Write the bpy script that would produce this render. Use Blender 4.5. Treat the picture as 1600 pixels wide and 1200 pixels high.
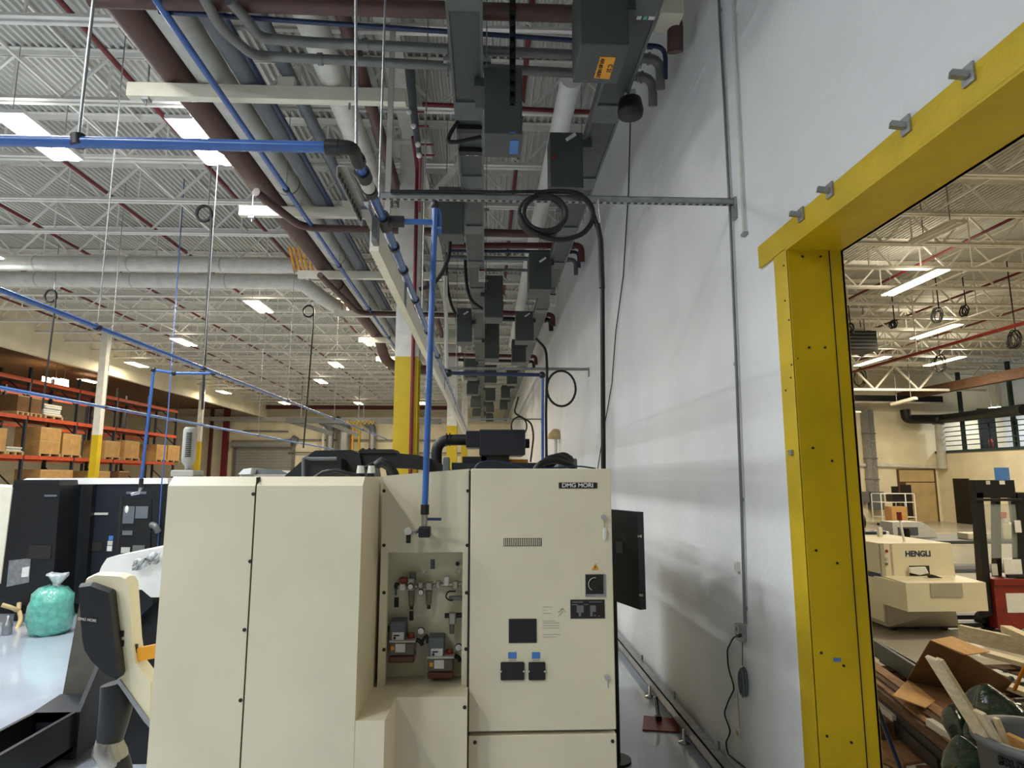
import bpy, bmesh, math, random
from mathutils import Vector, Matrix
random.seed(7)
for o in list(bpy.data.objects): bpy.data.objects.remove(o)
SC = bpy.context.scene
COL = SC.collection
PI = math.pi
V = Vector

# ------------------------------------------------------------------ camera
FPX = 1000.0; TH = math.atan(.146); PS = math.atan(41*math.cos(TH)/1000); CH = 2.1
_s, _c = math.sin, math.cos
FW = V((_s(PS)*_c(TH), _c(PS)*_c(TH), _s(TH)))
RT = V((_c(PS), -_s(PS), 0)); UP = RT.cross(FW)
cam = bpy.data.cameras.new('camera'); camo = bpy.data.objects.new('camera', cam); COL.objects.link(camo)
cam.sensor_width = 36; cam.lens = 36*FPX/1600; cam.clip_start = .05; cam.clip_end = 300
camo.matrix_world = Matrix(((RT.x, UP.x, -FW.x, 0), (RT.y, UP.y, -FW.y, 0), (RT.z, UP.z, -FW.z, CH), (0, 0, 0, 1)))
SC.camera = camo
def ray(x, y): return FW + RT*((x-800)/FPX) + UP*((600-y)/FPX)
def oy(x, y, Y): d = ray(x, y); t = Y/d.y; return V((d.x*t, Y, CH+d.z*t))
def ox(x, y, X): d = ray(x, y); t = X/d.x; return V((X, d.y*t, CH+d.z*t))
def oz(x, y, Z): d = ray(x, y); t = (Z-CH)/d.z; return V((d.x*t, d.y*t, Z))

# ------------------------------------------------------------------ world and exposure
w = bpy.data.worlds.new('world'); SC.world = w; w.use_nodes = True
w.node_tree.nodes['Background'].inputs[0].default_value = (.8, .85, .9, 1)
w.node_tree.nodes['Background'].inputs[1].default_value = .15
vs = SC.view_settings
vs.view_transform = 'Standard'; vs.look = 'None'; vs.gamma = 1; vs.use_curve_mapping = False
vs.exposure = 0.45
LAMP_W = 120
COOL = (.93, .97, 1); WARM = (1, .87, .66)

# ------------------------------------------------------------------ materials
MATS = {}
def srgb(c):
    return tuple((v/255/12.92 if v/255 <= .04045 else ((v/255+.055)/1.055)**2.4) for v in c)
def mat(name, rgb, rough=.6, metal=0, noise=.06, scale=6, bump=0, bscale=40, emit=0, alpha=1, trans=0, coat=0, stretch=None, dark=None):
    if name in MATS: return MATS[name]
    m = bpy.data.materials.new(name); m.use_nodes = True
    nt = m.node_tree; b = nt.nodes['Principled BSDF']; c = srgb(rgb)
    b.inputs['Roughness'].default_value = rough; b.inputs['Metallic'].default_value = metal
    b.inputs['Base Color'].default_value = (*c, 1)
    if emit:
        b.inputs['Emission Color'].default_value = (*c, 1); b.inputs['Emission Strength'].default_value = emit
    if trans: b.inputs['Transmission Weight'].default_value = trans
    if alpha < 1: b.inputs['Alpha'].default_value = alpha
    if coat: b.inputs['Coat Weight'].default_value = coat
    tc = nt.nodes.new('ShaderNodeTexCoord')
    vec = tc.outputs['Object']
    if stretch:
        mp = nt.nodes.new('ShaderNodeMapping'); mp.inputs['Scale'].default_value = stretch
        nt.links.new(vec, mp.inputs['Vector']); vec = mp.outputs['Vector']
    if noise:
        n = nt.nodes.new('ShaderNodeTexNoise'); n.inputs['Scale'].default_value = scale; n.inputs['Detail'].default_value = 5
        nt.links.new(vec, n.inputs['Vector'])
        r = nt.nodes.new('ShaderNodeValToRGB')
        lo = dark and srgb(dark) or tuple(v*(1-noise*2.2) for v in c)
        hi = tuple(min(1, v*(1+noise)) for v in c)
        r.color_ramp.elements[0].position = .3; r.color_ramp.elements[1].position = .7
        r.color_ramp.elements[0].color = (*lo, 1); r.color_ramp.elements[1].color = (*hi, 1)
        nt.links.new(n.outputs['Fac'], r.inputs['Fac']); nt.links.new(r.outputs['Color'], b.inputs['Base Color'])
    if bump:
        n2 = nt.nodes.new('ShaderNodeTexNoise'); n2.inputs['Scale'].default_value = bscale; n2.inputs['Detail'].default_value = 4
        nt.links.new(vec, n2.inputs['Vector'])
        bp = nt.nodes.new('ShaderNodeBump'); bp.inputs['Strength'].default_value = bump; bp.inputs['Distance'].default_value = .02
        nt.links.new(n2.outputs['Fac'], bp.inputs['Height']); nt.links.new(bp.outputs['Normal'], b.inputs['Normal'])
    MATS[name] = m; return m
mat('deck', (198, 198, 191), .55, noise=.03, scale=2)
mat('joist', (236, 234, 226), .5, noise=.04)
mat('wall', (224, 226, 227), .75, noise=.03, scale=1.3, bump=.25, bscale=25)
mat('wallcream', (232, 222, 192), .75, noise=.05, scale=1.5, bump=.2, bscale=20)
mat('floor', (184, 192, 204), .16, noise=.10, scale=.8, bump=.05, bscale=3, coat=.3)
mat('floor2', (172, 166, 152), .3, noise=.14, scale=.7, coat=.2)
mat('yellow', (202, 172, 8), .45, noise=.07, scale=3, bump=.08)
mat('beige', (221, 213, 184), .42, noise=.03, scale=2.5, bump=.03, bscale=200)
mat('beigedark', (170, 164, 146), .5, noise=.05)
mat('cream', (226, 220, 200), .45, noise=.03)
mat('white', (238, 238, 234), .4, noise=.03)
mat('offwhite', (214, 212, 202), .5, noise=.06)
mat('brown', (84, 58, 50), .5, noise=.12, scale=5)
mat('red', (112, 28, 34), .45, noise=.1)
mat('maroon', (92, 34, 36), .5, noise=.1)
mat('pale', (190, 189, 180), .6, noise=.06)
mat('dgrey', (98, 104, 110), .5, noise=.08)
mat('conduit', (120, 122, 120), .4, .4, noise=.08)
mat('galv', (160, 162, 162), .38, .7, noise=.12, scale=14)
mat('steel', (190, 190, 188), .25, .9, noise=.05)
mat('blue', (58, 98, 164), .25, noise=.06)
mat('navy', (30, 46, 80), .4, noise=.08)
mat('black', (22, 23, 25), .45, noise=.12)
mat('rubber', (11, 11, 12), .55, noise=.1, bump=.1, bscale=80)
mat('busway', (94, 99, 97), .45, .15, noise=.08)
mat('busdark', (70, 75, 73), .5, .1, noise=.08)
mat('plug', (72, 77, 74), .5, .05, noise=.07, scale=3)
mat('orange', (232, 160, 36), .5, noise=.05)
mat('ink', (30, 26, 22), .6, noise=0)
mat('machdark', (27, 31, 40), .38, noise=.08, scale=2)
mat('machblack', (17, 18, 20), .45, noise=.1, scale=3)
mat('rack', (196, 78, 40), .5, noise=.08)
mat('rackdark', (40, 44, 56), .5, noise=.1)
mat('card', (190, 148, 92), .8, noise=.1, scale=4)
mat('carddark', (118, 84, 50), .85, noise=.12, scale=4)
mat('pallet', (186, 158, 112), .8, noise=.16, scale=5, stretch=(1, 6, 6))
mat('wood', (150, 112, 78), .75, noise=.2, scale=4, stretch=(8, 1, 8))
mat('wooddark', (92, 66, 46), .8, noise=.2, scale=4, stretch=(8, 1, 8))
mat('woodpale', (218, 204, 172), .7, noise=.1, scale=5, stretch=(8, 1, 8))
mat('shutter', (150, 150, 142), .5, .2, noise=.06)
mat('greenbag', (104, 184, 166), .22, noise=.12, scale=14, bump=.9, bscale=16, coat=.4)
mat('clearbag', (225, 232, 232), .15, noise=.1, scale=20, bump=.8, bscale=20, alpha=.8)
mat('binbag', (34, 50, 38), .2, noise=.3, scale=9, bump=1, bscale=9, coat=.5)
mat('bin', (104, 108, 108), .5, noise=.06)
mat('paper', (222, 222, 216), .7, noise=.05, scale=20)
mat('skyblue', (70, 120, 190), .5, noise=.04)
mat('redpaint', (128, 38, 28), .4, noise=.12)
mat('glass', (200, 210, 205), .08, noise=0, alpha=.22)
mat('amber', (170, 70, 40), .2, noise=.1, alpha=.85)
mat('smoke', (120, 112, 98), .2, noise=.1, alpha=.75)
mat('oil', (98, 56, 44), .15, noise=.1)
mat('aluminium', (168, 164, 152), .3, .85, noise=.08)
mat('lit', (255, 252, 244), .4, noise=0, emit=14)
mat('litwarm', (255, 236, 190), .4, noise=0, emit=12)
mat('teal', (40, 62, 66), .5, noise=.08)
mat('tan', (196, 172, 122), .7, noise=.12, scale=1.2)
mat('olive', (86, 84, 74), .45, .2, noise=.1)
mat('wallgrey', (128, 126, 120), .8, noise=.05)
mat('mesh', (150, 152, 150), .5, .3, noise=.3, scale=90)

# ------------------------------------------------------------------ mesh building
ORG = {}
class MB:
    def __init__(s): s.v = []; s.f = []; s.sm = []
    def add(s, vs_, fs, smooth=False):
        b = len(s.v); s.v += [V(p) for p in vs_]; s.f += [tuple(b+i for i in f) for f in fs]; s.sm += [smooth]*len(fs); return s
    def box(s, x0, x1, y0, y1, z0, z1):
        return s.hexa([(x0, y0, z0), (x1, y0, z0), (x1, y1, z0), (x0, y1, z0), (x0, y0, z1), (x1, y0, z1), (x1, y1, z1), (x0, y1, z1)])
    def hexa(s, p):
        return s.add(p, [(0, 3, 2, 1), (4, 5, 6, 7), (0, 1, 5, 4), (1, 2, 6, 5), (2, 3, 7, 6), (3, 0, 4, 7)])
    def bbox(s, x0, x1, y0, y1, z0, z1, b=.01):
        # box with chamfered edges
        bm = bmesh.new(); bmesh.ops.create_cube(bm, size=1)
        for v in bm.verts: v.co = V(((x0+x1)/2+v.co.x*(x1-x0), (y0+y1)/2+v.co.y*(y1-y0), (z0+z1)/2+v.co.z*(z1-z0)))
        b = min(b, (x1-x0)*.45, (y1-y0)*.45, (z1-z0)*.45)
        bmesh.ops.bevel(bm, geom=list(bm.edges), offset=b, segments=2, affect='EDGES', profile=.5)
        bm.verts.index_update()
        s.add([v.co.copy() for v in bm.verts], [tuple(v.index for v in f.verts) for f in bm.faces]); bm.free(); return s
    def prism(s, pts, off):
        # closed polygon extruded by a vector
        n = len(pts); off = V(off); p = [V(q) for q in pts]
        return s.add(p+[q+off for q in p], [tuple(reversed(range(n))), tuple(range(n, 2*n))]+[(i, (i+1) % n, n+(i+1) % n, n+i) for i in range(n)])
    def bar(s, a, b, w_, h_, up=(0, 0, 1)):
        a = V(a); b = V(b); d = (b-a).normalized(); u = V(up)
        if abs(d.dot(u)) > .98: u = V((1, 0, 0))
        r = d.cross(u).normalized()*w_/2; u2 = r.cross(d).normalized()*h_/2
        return s.hexa([a-r-u2, a+r-u2, b+r-u2, b-r-u2, a-r+u2, a+r+u2, b+r+u2, b-r+u2])
    def tube(s, path, r, n=10, close=False, cap=True):
        P = [V(p) for p in path]; L = len(P); rs = r if isinstance(r, (list, tuple)) else [r]*L
        t0 = (P[1]-P[0]).normalized(); u = V((0, 0, 1)) if abs(t0.z) < .9 else V((1, 0, 0))
        rings = []
        for i in range(L):
            if close: t = (P[(i+1) % L]-P[i-1]).normalized()
            elif i == 0: t = t0
            elif i == L-1: t = (P[-1]-P[-2]).normalized()
            else: t = ((P[i+1]-P[i]).normalized()+(P[i]-P[i-1]).normalized()).normalized()
            a = t.cross(u)
            if a.length < 1e-4: a = t.cross(V((1, .3, .2)))
            a.normalize(); bb = a.cross(t).normalized(); u = bb
            rings.append([P[i]+(a*math.cos(2*PI*k/n)+bb*math.sin(2*PI*k/n))*rs[i] for k in range(n)])
        vs_ = [p for rg in rings for p in rg]; fs = []
        for i in range(L if close else L-1):
            j = (i+1) % L
            for k in range(n): fs.append((i*n+k, i*n+(k+1) % n, j*n+(k+1) % n, j*n+k))
        s.add(vs_, fs, True)
        if cap and not close:
            s.add(rings[0], [tuple(reversed(range(n)))]); s.add(rings[-1], [tuple(range(n))])
        return s
    def cyl(s, a, b, r, n=14, r2=None): return s.tube([a, b], [r, r if r2 is None else r2], n)
    def ell(s, c, rx, ry, rz, n=14, m=8):
        c = V(c); vs_ = []; fs = []
        for i in range(m+1):
            ph = PI*i/m
            for k in range(n): vs_.append(c+V((rx*math.sin(ph)*math.cos(2*PI*k/n), ry*math.sin(ph)*math.sin(2*PI*k/n), rz*math.cos(ph))))
        for i in range(m):
            for k in range(n): fs.append((i*n+k, (i+1)*n+k, (i+1)*n+(k+1) % n, i*n+(k+1) % n))
        return s.add(vs_, fs, True)
    def lathe(s, c, prof, n=20):
        c = V(c); vs_ = []; fs = []
        for r, z in prof:
            for k in range(n): vs_.append(c+V((r*math.cos(2*PI*k/n), r*math.sin(2*PI*k/n), z)))
        for i in range(len(prof)-1):
            for k in range(n): fs.append((i*n+k, i*n+(k+1) % n, (i+1)*n+(k+1) % n, (i+1)*n+k))
        return s.add(vs_, fs, True)
    def build(s, name, m, parent=None, loc=None):
        o0 = ORG.get(parent.name, V((0, 0, 0))) if parent else V((0, 0, 0))
        org = o0
        if parent is None and s.v:
            xs = [p.x for p in s.v]; ys = [p.y for p in s.v]; zs = [p.z for p in s.v]
            org = V(((min(xs)+max(xs))/2, (min(ys)+max(ys))/2, min(zs)))
        me = bpy.data.meshes.new(name); me.from_pydata([p-org for p in s.v], [], s.f); me.update()
        if any(s.sm): me.polygons.foreach_set('use_smooth', s.sm)
        me.materials.append(MATS[m])
        o = bpy.data.objects.new(name, me); COL.objects.link(o)
        if parent: o.parent = parent; ORG[o.name] = o0
        else: o.location = org; ORG[o.name] = org
        return o
def fillet(pts, r=.1, n=5):
    P = [V(p) for p in pts]; out = [P[0]]
    for i in range(1, len(P)-1):
        a = (P[i-1]-P[i]); b = (P[i+1]-P[i]); q = min(r, a.length*.45, b.length*.45)
        a = P[i]+a.normalized()*q; b = P[i]+b.normalized()*q
        for k in range(n+1):
            t = k/n; out.append(a*(1-t)**2+P[i]*2*t*(1-t)+b*t*t)
    return out+[P[-1]]
def tag(o, label, cat, group=None, kind=None):
    if label: o['label'] = label
    if cat: o['category'] = cat
    if group: o['group'] = group
    if kind: o['kind'] = kind
    return o
def struct(o): o['kind'] = 'structure'; return o
def thing(name, label, cat, loc=(0, 0, 0), group=None):
    o = bpy.data.objects.new(name, None); COL.objects.link(o); o.location = loc; o.empty_display_size = .1
    ORG[o.name] = V(loc); return tag(o, label, cat, group)
def dup(root, delta, label=None, group=None):
    def rec(o, par):
        c = o.copy(); COL.objects.link(c); c.parent = par
        for ch in [q for q in bpy.data.objects if q.parent == o]: rec(ch, c)
        return c
    r = rec(root, root.parent); r.location = root.location+V(delta)
    if label: r['label'] = label
    if group: r['group'] = group
    return r
FONT = None
def text(s, size, name, m, parent, origin, right, up, spacing=1.0, bold=0.0, cx=False, sx=1.0, depth=.002):
    cu = bpy.data.curves.new('t', 'FONT'); cu.body = s; cu.size = size; cu.space_character = spacing; cu.offset = bold
    cu.align_x = 'CENTER' if cx else 'LEFT'; cu.align_y = 'CENTER'; cu.extrude = depth/2
    o = bpy.data.objects.new('t', cu); COL.objects.link(o)
    dg = bpy.context.evaluated_depsgraph_get(); me = bpy.data.meshes.new_from_object(o.evaluated_get(dg))
    bpy.data.objects.remove(o); bpy.data.curves.remove(cu)
    r = V(right).normalized(); u = V(up).normalized(); nn = r.cross(u); o0 = ORG.get(parent.name, V()) if parent else V()
    for v in me.vertices:
        v.co = V(origin)+r*v.co.x*sx+u*v.co.y+nn*v.co.z-o0
    me.materials.clear(); me.materials.append(MATS[m]); me.name = name
    q = bpy.data.objects.new(name, me); COL.objects.link(q); q.parent = parent
    return q

# ================================================================== the setting
WX = 1.8            # face of the white wall
WT = .31            # its thickness
ZB, ZT = 7.0, 7.7   # joist bottom and top chord
# floor
struct(MB().box(-26, WX+WT/2, -12, 46.3, -.2, 0).build('floor', 'floor'))
struct(MB().box(WX+WT/2, 26, -12, 46.3, -.2, -.0005).build('floor_side_hall', 'floor2'))
# corrugated roof deck
m = MB(); pit = .103; x = -26; prof = []
while x < 26:
    prof += [(x, 7.78), (x+.045, 7.78), (x+.06, 7.735), (x+.09, 7.735)]; x += pit
vs_ = []; fs = []
for px, pz in prof: vs_ += [(px, -12, pz), (px, 46.3, pz)]
for i in range(len(prof)-1): fs.append((2*i, 2*i+2, 2*i+3, 2*i+1))
m.add(vs_, fs); m.box(-26, 26, -12, 46.3, 7.8, 7.9)
ceiling = struct(m.build('ceiling', 'deck'))
ORGC = ORG[ceiling.name]
def joist(x0, x1, y):
    m = MB()
    for s in (-.045, .045):
        m.box(x0, x1, y+s-.03, y+s+.03, ZB, ZB+.012); m.box(x0, x1, y+s*.5-.006, y+s*.5+.006, ZB, ZB+.075)
        m.box(x0, x1, y+s-.035, y+s+.035, ZT+.02, ZT+.034); m.box(x0, x1, y+s*.5-.006, y+s*.5+.006, ZT-.05, ZT+.02)
    c = m.build('roof_joist', 'joist', ceiling)
    m = MB(); n = int((x1-x0)/.62); st = (x1-x0)/n
    for k in range(n):
        a, b = (ZB+.03, ZT) if k % 2 == 0 else (ZT, ZB+.03)
        m.bar((x0+k*st, y, a), (x0+(k+1)*st, y, b), .036, .036)
        if k % 2 == 0 and k: m.bar((x0+(k+1)*st, y, ZB+.03), (x0+(k+1)*st, y, ZT), .026, .026)
    wb = m.build('web_bars', 'joist', c)
    return c, wb
c0, w0 = joist(-25.5, WX, 6.5)
c1, w1 = joist(WX+WT, 25.5, 6.5)
for n in range(-3, 26):
    if n == 0: continue
    for c, wb, lim in ((c0, w0, 26), (c1, w1, 17)):
        if n >= lim: continue
        q = c.copy(); COL.objects.link(q); q.location.y += 1.555*n
        z = wb.copy(); COL.objects.link(z); z.parent = q
# bridging rods that tie the joists together
for i, xx in enumerate((-5.6, -8.1, -10.6, -13.1, 5.2, 8.4, 11.6, 15)):
    y1 = 44 if xx < 0 else 30
    b = MB().bar((xx, 3, ZB+.05), (xx, y1, ZB+.05), .03, .03).bar((xx+.12, 3, ZT-.03), (xx+.12, y1, ZT-.03), .03, .03)
    b.build('bridging_bar', 'joist', ceiling)
# white block wall between the halls, with the big opening
OY0, OY1, OZ = -1.2, 3.66, 3.5
m = MB().box(WX, WX+WT, OY1, 46, 0, 7.74).box(WX, WX+WT, OY0, OY1, OZ, 7.74).box(WX, WX+WT, -12, OY0, 0, 7.74)
wall_right = struct(m.build('wall_right', 'wall'))
struct(MB().box(-26, 26, -12.2, -12, 0, 7.8).build('wall_front', 'wallgrey'))
struct(MB().box(-26.2, -26, -12.2, 46, 0, 7.8).build('wall_left', 'wallcream'))
wall_back = struct(MB().box(-26, WX+WT, 46, 46.2, 0, 7.74).build('wall_back', 'wallcream'))
wall_side = struct(MB().box(WX+WT, 26, 30.6, 30.8, 0, 7.74).build('wall_back_side_hall', 'wallcream'))
# soffit over the racks
struct(MB().box(-15.6, -15.4, -12, 46, 6.25, 7.74).build('trim_1', 'wallcream'))
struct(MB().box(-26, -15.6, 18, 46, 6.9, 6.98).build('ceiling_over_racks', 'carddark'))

# yellow steel frame of the opening
fr = bpy.data.objects.new('trim_2', None); COL.objects.link(fr); fr.location = (WX, OY1, 0); ORG[fr.name] = V(fr.location); struct(fr)
m = MB()
m.box(WX-.014, WX, OY1-.07, OY1+.11, 0, 3.46).box(WX-.014, WX+WT+.012, OY1-.075, OY1-.06, 0, 3.46).box(WX+WT, WX+WT+.014, OY1-.075, OY1+.1, 0, 3.46)
m.box(WX+WT-.07, WX+WT-.064, OY1-.077, OY1-.06, 0, 3.46)
m.build('post', 'yellow', fr)
m = MB()
m.box(WX-.02, WX, OY0-.3, OY1+.31, 3.455, 3.6).box(WX-.02, WX+WT+.02, OY0-.3, OY1-.06, 3.44, 3.456).box(WX+WT, WX+WT+.02, OY0-.3, OY1+.31, 3.44, 3.6)
m.build('lintel', 'yellow', fr)
MB().box(WX-.014, WX+WT+.012, OY0, OY0+.016, 0, 3.46).build('post', 'yellow', fr)
MB().box(WX+WT-.075, WX+WT-.069, OY1-.0775, OY1-.0745, 0, 3.44).build('seam', 'black', fr)
for (px, py) in ((1515, 118), (1417, 197), (1298, 298), (1253, 336)):
    p = ox(px, py, WX-.02)
    m = MB().box(WX-.03, WX-.02, p.y-.03, p.y+.03, p.z-.035, p.z+.04).bar((WX-.028, p.y, p.z), (WX-.085, p.y+.01, p.z+.012), .026, .026)
    m.build('anchor_clip', 'galv', fr)
for (px, py) in ((1253, 400), (1225, 415), (1227, 470), (1233, 500), (1237, 570), (1228, 610), (1247, 560), (1236, 590)):
    p = ox(px, py, WX-.014); MB().cyl((WX-.014, p.y, p.z), (WX-.018, p.y, p.z), .006, 8).build('bolt', 'black', fr)
for (px, py) in ((1254, 401), (1282, 401), (1264, 543), (1289, 543), (1270, 700), (1300, 720), (1275, 860), (1308, 880), (1283, 1020), (1318, 1040), (1292, 1150), (1330, 1160)):
    p = oy(px, py, OY1-.076); MB().cyl((p.x, OY1-.075, p.z), (p.x, OY1-.08, p.z), .007, 8).build('bolt', 'black', fr)
# small blue mark and clip on the post
p = oy(1308, 1030, OY1-.078); MB().box(p.x-.02, p.x+.02, OY1-.0785, OY1-.0755, p.z-.012, p.z+.006).build('tape', 'skyblue', fr)
p = ox(1237, 707, WX-.016); MB().box(WX-.03, WX-.014, p.y-.02, p.y+.02, p.z-.015, p.z+.015).build('clip', 'galv', fr)

# ------------------------------------------------------------------ high bay lights
def lamp(x, y, z, warm, L=1.25, W=.46, lab=None, pw=1):
    t = thing('high_bay_light', lab or 'lit twin-row high bay light hung under the roof joists' if x < WX else 'lit high bay light under the roof of the hall beyond the opening', 'light', (x, y, z), 'high bay lights' if x < WX else 'high bay lights of the second hall')
    MB().box(x-W/2, x+W/2, y-L/2, y+L/2, z+.02, z+.07).build('housing', 'white', t)
    for s in (-1, 1):
        MB().box(x+s*W*.25-W*.14, x+s*W*.25+W*.14, y-L/2+.03, y+L/2-.03, z, z+.02).build('tube_row', 'litwarm' if warm else 'lit', t)
    for s in (-1, 1): MB().cyl((x, y+s*L*.4, z+.07), (x, y+s*L*.4, 7.734), .006, 6).build('hanger', 'galv', t)
    la = bpy.data.lights.new('lamp_glow', 'AREA'); la.shape = 'RECTANGLE'; la.size = W*.26; la.size_y = L-.08; la.energy = LAMP_W*pw/2
    la.color = WARM if warm else COOL
    for s in (-1, 1): lo = bpy.data.objects.new('lamp_glow', la); COL.objects.link(lo); lo.parent = t; lo.location = (s*W*.25, 0, -.006)
    lb = bpy.data.lights.new('ceiling_fill', 'AREA'); lb.shape = 'RECTANGLE'; lb.size = W; lb.size_y = L; lb.energy = LAMP_W*pw*(.1 if x > WX else .035); lb.color = la.color  # upward fill light, added above each fixture to brighten the roof deck
    lo = bpy.data.objects.new('ceiling_fill', lb); COL.objects.link(lo); lo.parent = t; lo.location = (0, 0, .09); lo.rotation_euler = (PI, 0, 0)
    return t
ZL = 6.68
LL = [(-6.15, 8.45, 0), (-3.96, 8.5, 0), (-6.2, 17.2, 1), (-10.4, 22, 1), (-14.4, 26.6, 1), (-14.3, 35.2, 1), (-12.6, 40.3, 1), (-8, 31, 1), (-6.2, 26.3, 1), (-4, 17.2, 1), (-4, 21.7, 1), (-8, 40.2, 1), (-4, 26.2, 1), (-4, 40, 1),
      (-10.45, 12.9, 0), (-10.4, 8.45, 0), (-14.4, 12.9, 0), (-10.4, -.8, 0), (-4, 3.9, 0), (-6.2, 3.9, 0), (-4, -.8, 0), (-6.2, -.8, 0), (-4, -5.4, 0), (-8, -5.4, 0), (-14.4, 17.2, 1)]
LAB = {0: 'lit twin-row high bay light shining above the blue cross run of the air main', 1: 'lit twin-row high bay light half behind the thick brown main pipe', 2: 'lit high bay light below the white header pipes',
       3: 'lit high bay light above the branch of the long blue air line', 9: 'lit high bay light partly hidden by the brown main and a cream beam', 10: 'lit high bay light beside a short cream beam end near the column',
       4: 'lit high bay light just under the soffit before the racks', 14: 'lit high bay light above the second power drop cable'}
for i, a in enumerate(LL): lamp(a[0], a[1], ZL, a[2], lab=LAB.get(i))
lamp(-18.8, 30.8, 6.6, 1)
for (xx, yy) in ((10.2, 14.4), (14.3, 19.4), (15.4, 24.6), (18.3, 24.5), (18.9, 17.2), (8.4, 6), (12.5, 6), (9.5, 2), (17, 10)):
    lamp(xx, yy, ZL, 1, 2.1, .36, pw=1.35)

# ------------------------------------------------------------------ steel columns
for i, yy in enumerate((9.1, 21.3, 33.5)):
    t = thing('steel_column', ['white steel column painted yellow below, standing just behind the big beige machine', 'white steel column with yellow foot, second along the row of columns', 'white steel column with yellow foot at the far end of the row'][i], 'column', (-1.12, yy, 0))
    for z0, z1, mm, nm in ((0, 3.79, 'yellow', 'painted_foot'), (3.79, 7.0, 'offwhite', 'shaft')):
        m = MB().box(-1.29, -.96, yy-.16, yy-.142, z0, z1).box(-1.29, -.96, yy+.142, yy+.16, z0, z1).box(-1.132, -1.118, yy-.142, yy+.142, z0, z1)
        m.build(nm, mm, t)
    MB().box(-1.4, -.85, yy-.25, yy+.25, 6.99, 7.03).build('cap_plate', 'offwhite', t)
    m = MB().bar((-.95, yy, 6.1), (-.25, yy, 7.0), .06, .1).build('knee_brace', 'offwhite', t)
# steel roof girder on the columns
struct(MB().box(-1.25, -1.0, -10, 45.8, 7.03, 7.06).box(-1.13, -1.12, -10, 45.8, 7.06, 7.6).build('trim_3', 'offwhite'))
# red riser pipe on the near column
tag(MB().tube(fillet([(-1.03, 8.88, .1), (-1.03, 8.88, 6.6), (-1.03, 8.3, 6.75)], .1), .028, 10).build('riser_pipe', 'red'), 'thin dark red riser pipe running up the near yellow and white column', 'pipe')
# slim white columns on the rack side
for i, (px, py0) in enumerate(((150, 566), (310, 615))):
    yy = (21.3, 33.5)[i]
    p = oy(px, 700, yy); zc = oy(px, (680, 690)[i], yy).z
    t = thing('rack_column', ['slim white post with yellow foot standing before the orange racks', 'slim white post with yellow foot at the far end of the racks'][i], 'column', (p.x, yy, 0))
    MB().bbox(p.x-.11, p.x+.11, yy-.11, yy+.11, 0, zc, .01).build('painted_foot', 'yellow', t)
    MB().bbox(p.x-.11, p.x+.11, yy-.11, yy+.11, zc, 7.0, .01).build('shaft', 'offwhite', t)

# ================================================================== overhead services
def pipe(name, label, cat, pts, r, m, group=None, fr_=.15, n=12, parent=None):
    o = MB().tube(fillet(pts, fr_) if len(pts) > 2 else pts, r, n).build(name, m, parent)
    if not parent: tag(o, label, cat, group)
    return o
# sprinkler branch lines between the joist chords
for xx in (-4.7, -7.0, -9.35, -11.75, -14.1, .48):
    pipe('sprinkler_pipe', 'straight dark red sprinkler pipe threaded through the roof joists of the near hall', 'pipe', [(xx, -6, 7.28), (xx, 44 if xx < 0 else 20, 7.28)], .034, 'red', 'red sprinkler pipes', n=8)
for xx in (4.6, 7.6, 10.6, 13.6, 16.6):
    pipe('sprinkler_pipe', 'dark red sprinkler pipe under the roof of the hall beyond the opening', 'pipe', [(xx, -4, 7.28), (xx, 29, 7.28)], .034, 'red', 'red sprinkler pipes of the second hall', n=8)
# trapeze beams carrying the pipe bundle
TY = [6.5+3.14*k for k in range(6)]
trap = None
for k, yy in enumerate(TY):
    t = thing('trapeze_beam', 'cream box beam hung on rods under the bundle of overhead pipes', 'beam', (-2.4, yy, 6.1), 'trapeze beams under the pipes')
    x1 = -.93 if k else -.89
    MB().bbox(-3.85, x1, yy-.05, yy+.05, 6.12, 6.28, .006).build('beam', 'cream', t)
    MB().cyl((-3.66, yy, 6.04), (-3.66, yy, 7.0), .012, 8).build('rod', 'galv', t)
    MB().cyl((-1.5, yy, 6.04), (-1.5, yy, 7.0), .012, 8).build('rod', 'galv', t)
    MB().box(-3.7, -3.62, yy-.04, yy+.04, 6.09, 6.12).build('washer', 'galv', t)
def run(x, r, z=6.29): return [(x, -4, z+r), (x, 24, z+r)]
t = thing('brown_main', 'thick brown steel main pipe at the outer side of the overhead bundle', 'pipe', (-3.4, 0, 6.3))
pipe('pipe', '', '', [(-3.4, -4, 6.46), (-3.4, 20.0, 6.46), (-3.3, 20.9, 5.8), (-2.6, 22, 5.8), (-1.35, 22.2, 5.8)], .165, 'brown', parent=t, n=20, fr_=.6)
for yy in (14.2, 7.9): MB().cyl((-3.4, yy-.08, 6.46), (-3.4, yy+.08, 6.46), .195, 20).build('coupling', 'brown', t)
t = thing('insulated_pipe', 'pale grey insulated pipe beside the thick brown main', 'pipe', (-3.0, 0, 6.3))
pipe('pipe', '', '', run(-3.01, .185), .185, 'pale', parent=t, n=20)
for yy in (9.2, 12.4, 15.6): MB().cyl((-3.01, yy, 6.475), (-3.01, yy+.03, 6.475), .19, 20).build('band', 'conduit', t)
pipe('grey_pipe', 'thick dark grey pipe in the middle of the overhead bundle', 'pipe', run(-2.6, .125), .125, 'dgrey', n=18)
pipe('navy_pipe', 'slim dark blue pipe beside the thick dark grey pipe', 'pipe', run(-2.44, .03), .03, 'navy', n=10)
pipe('grey_conduit', 'medium grey conduit raised on a block above the cream beams', 'pipe', [(-2.18, -4, 6.46), (-2.18, 24, 6.46)], .072, 'dgrey', n=14)
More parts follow.
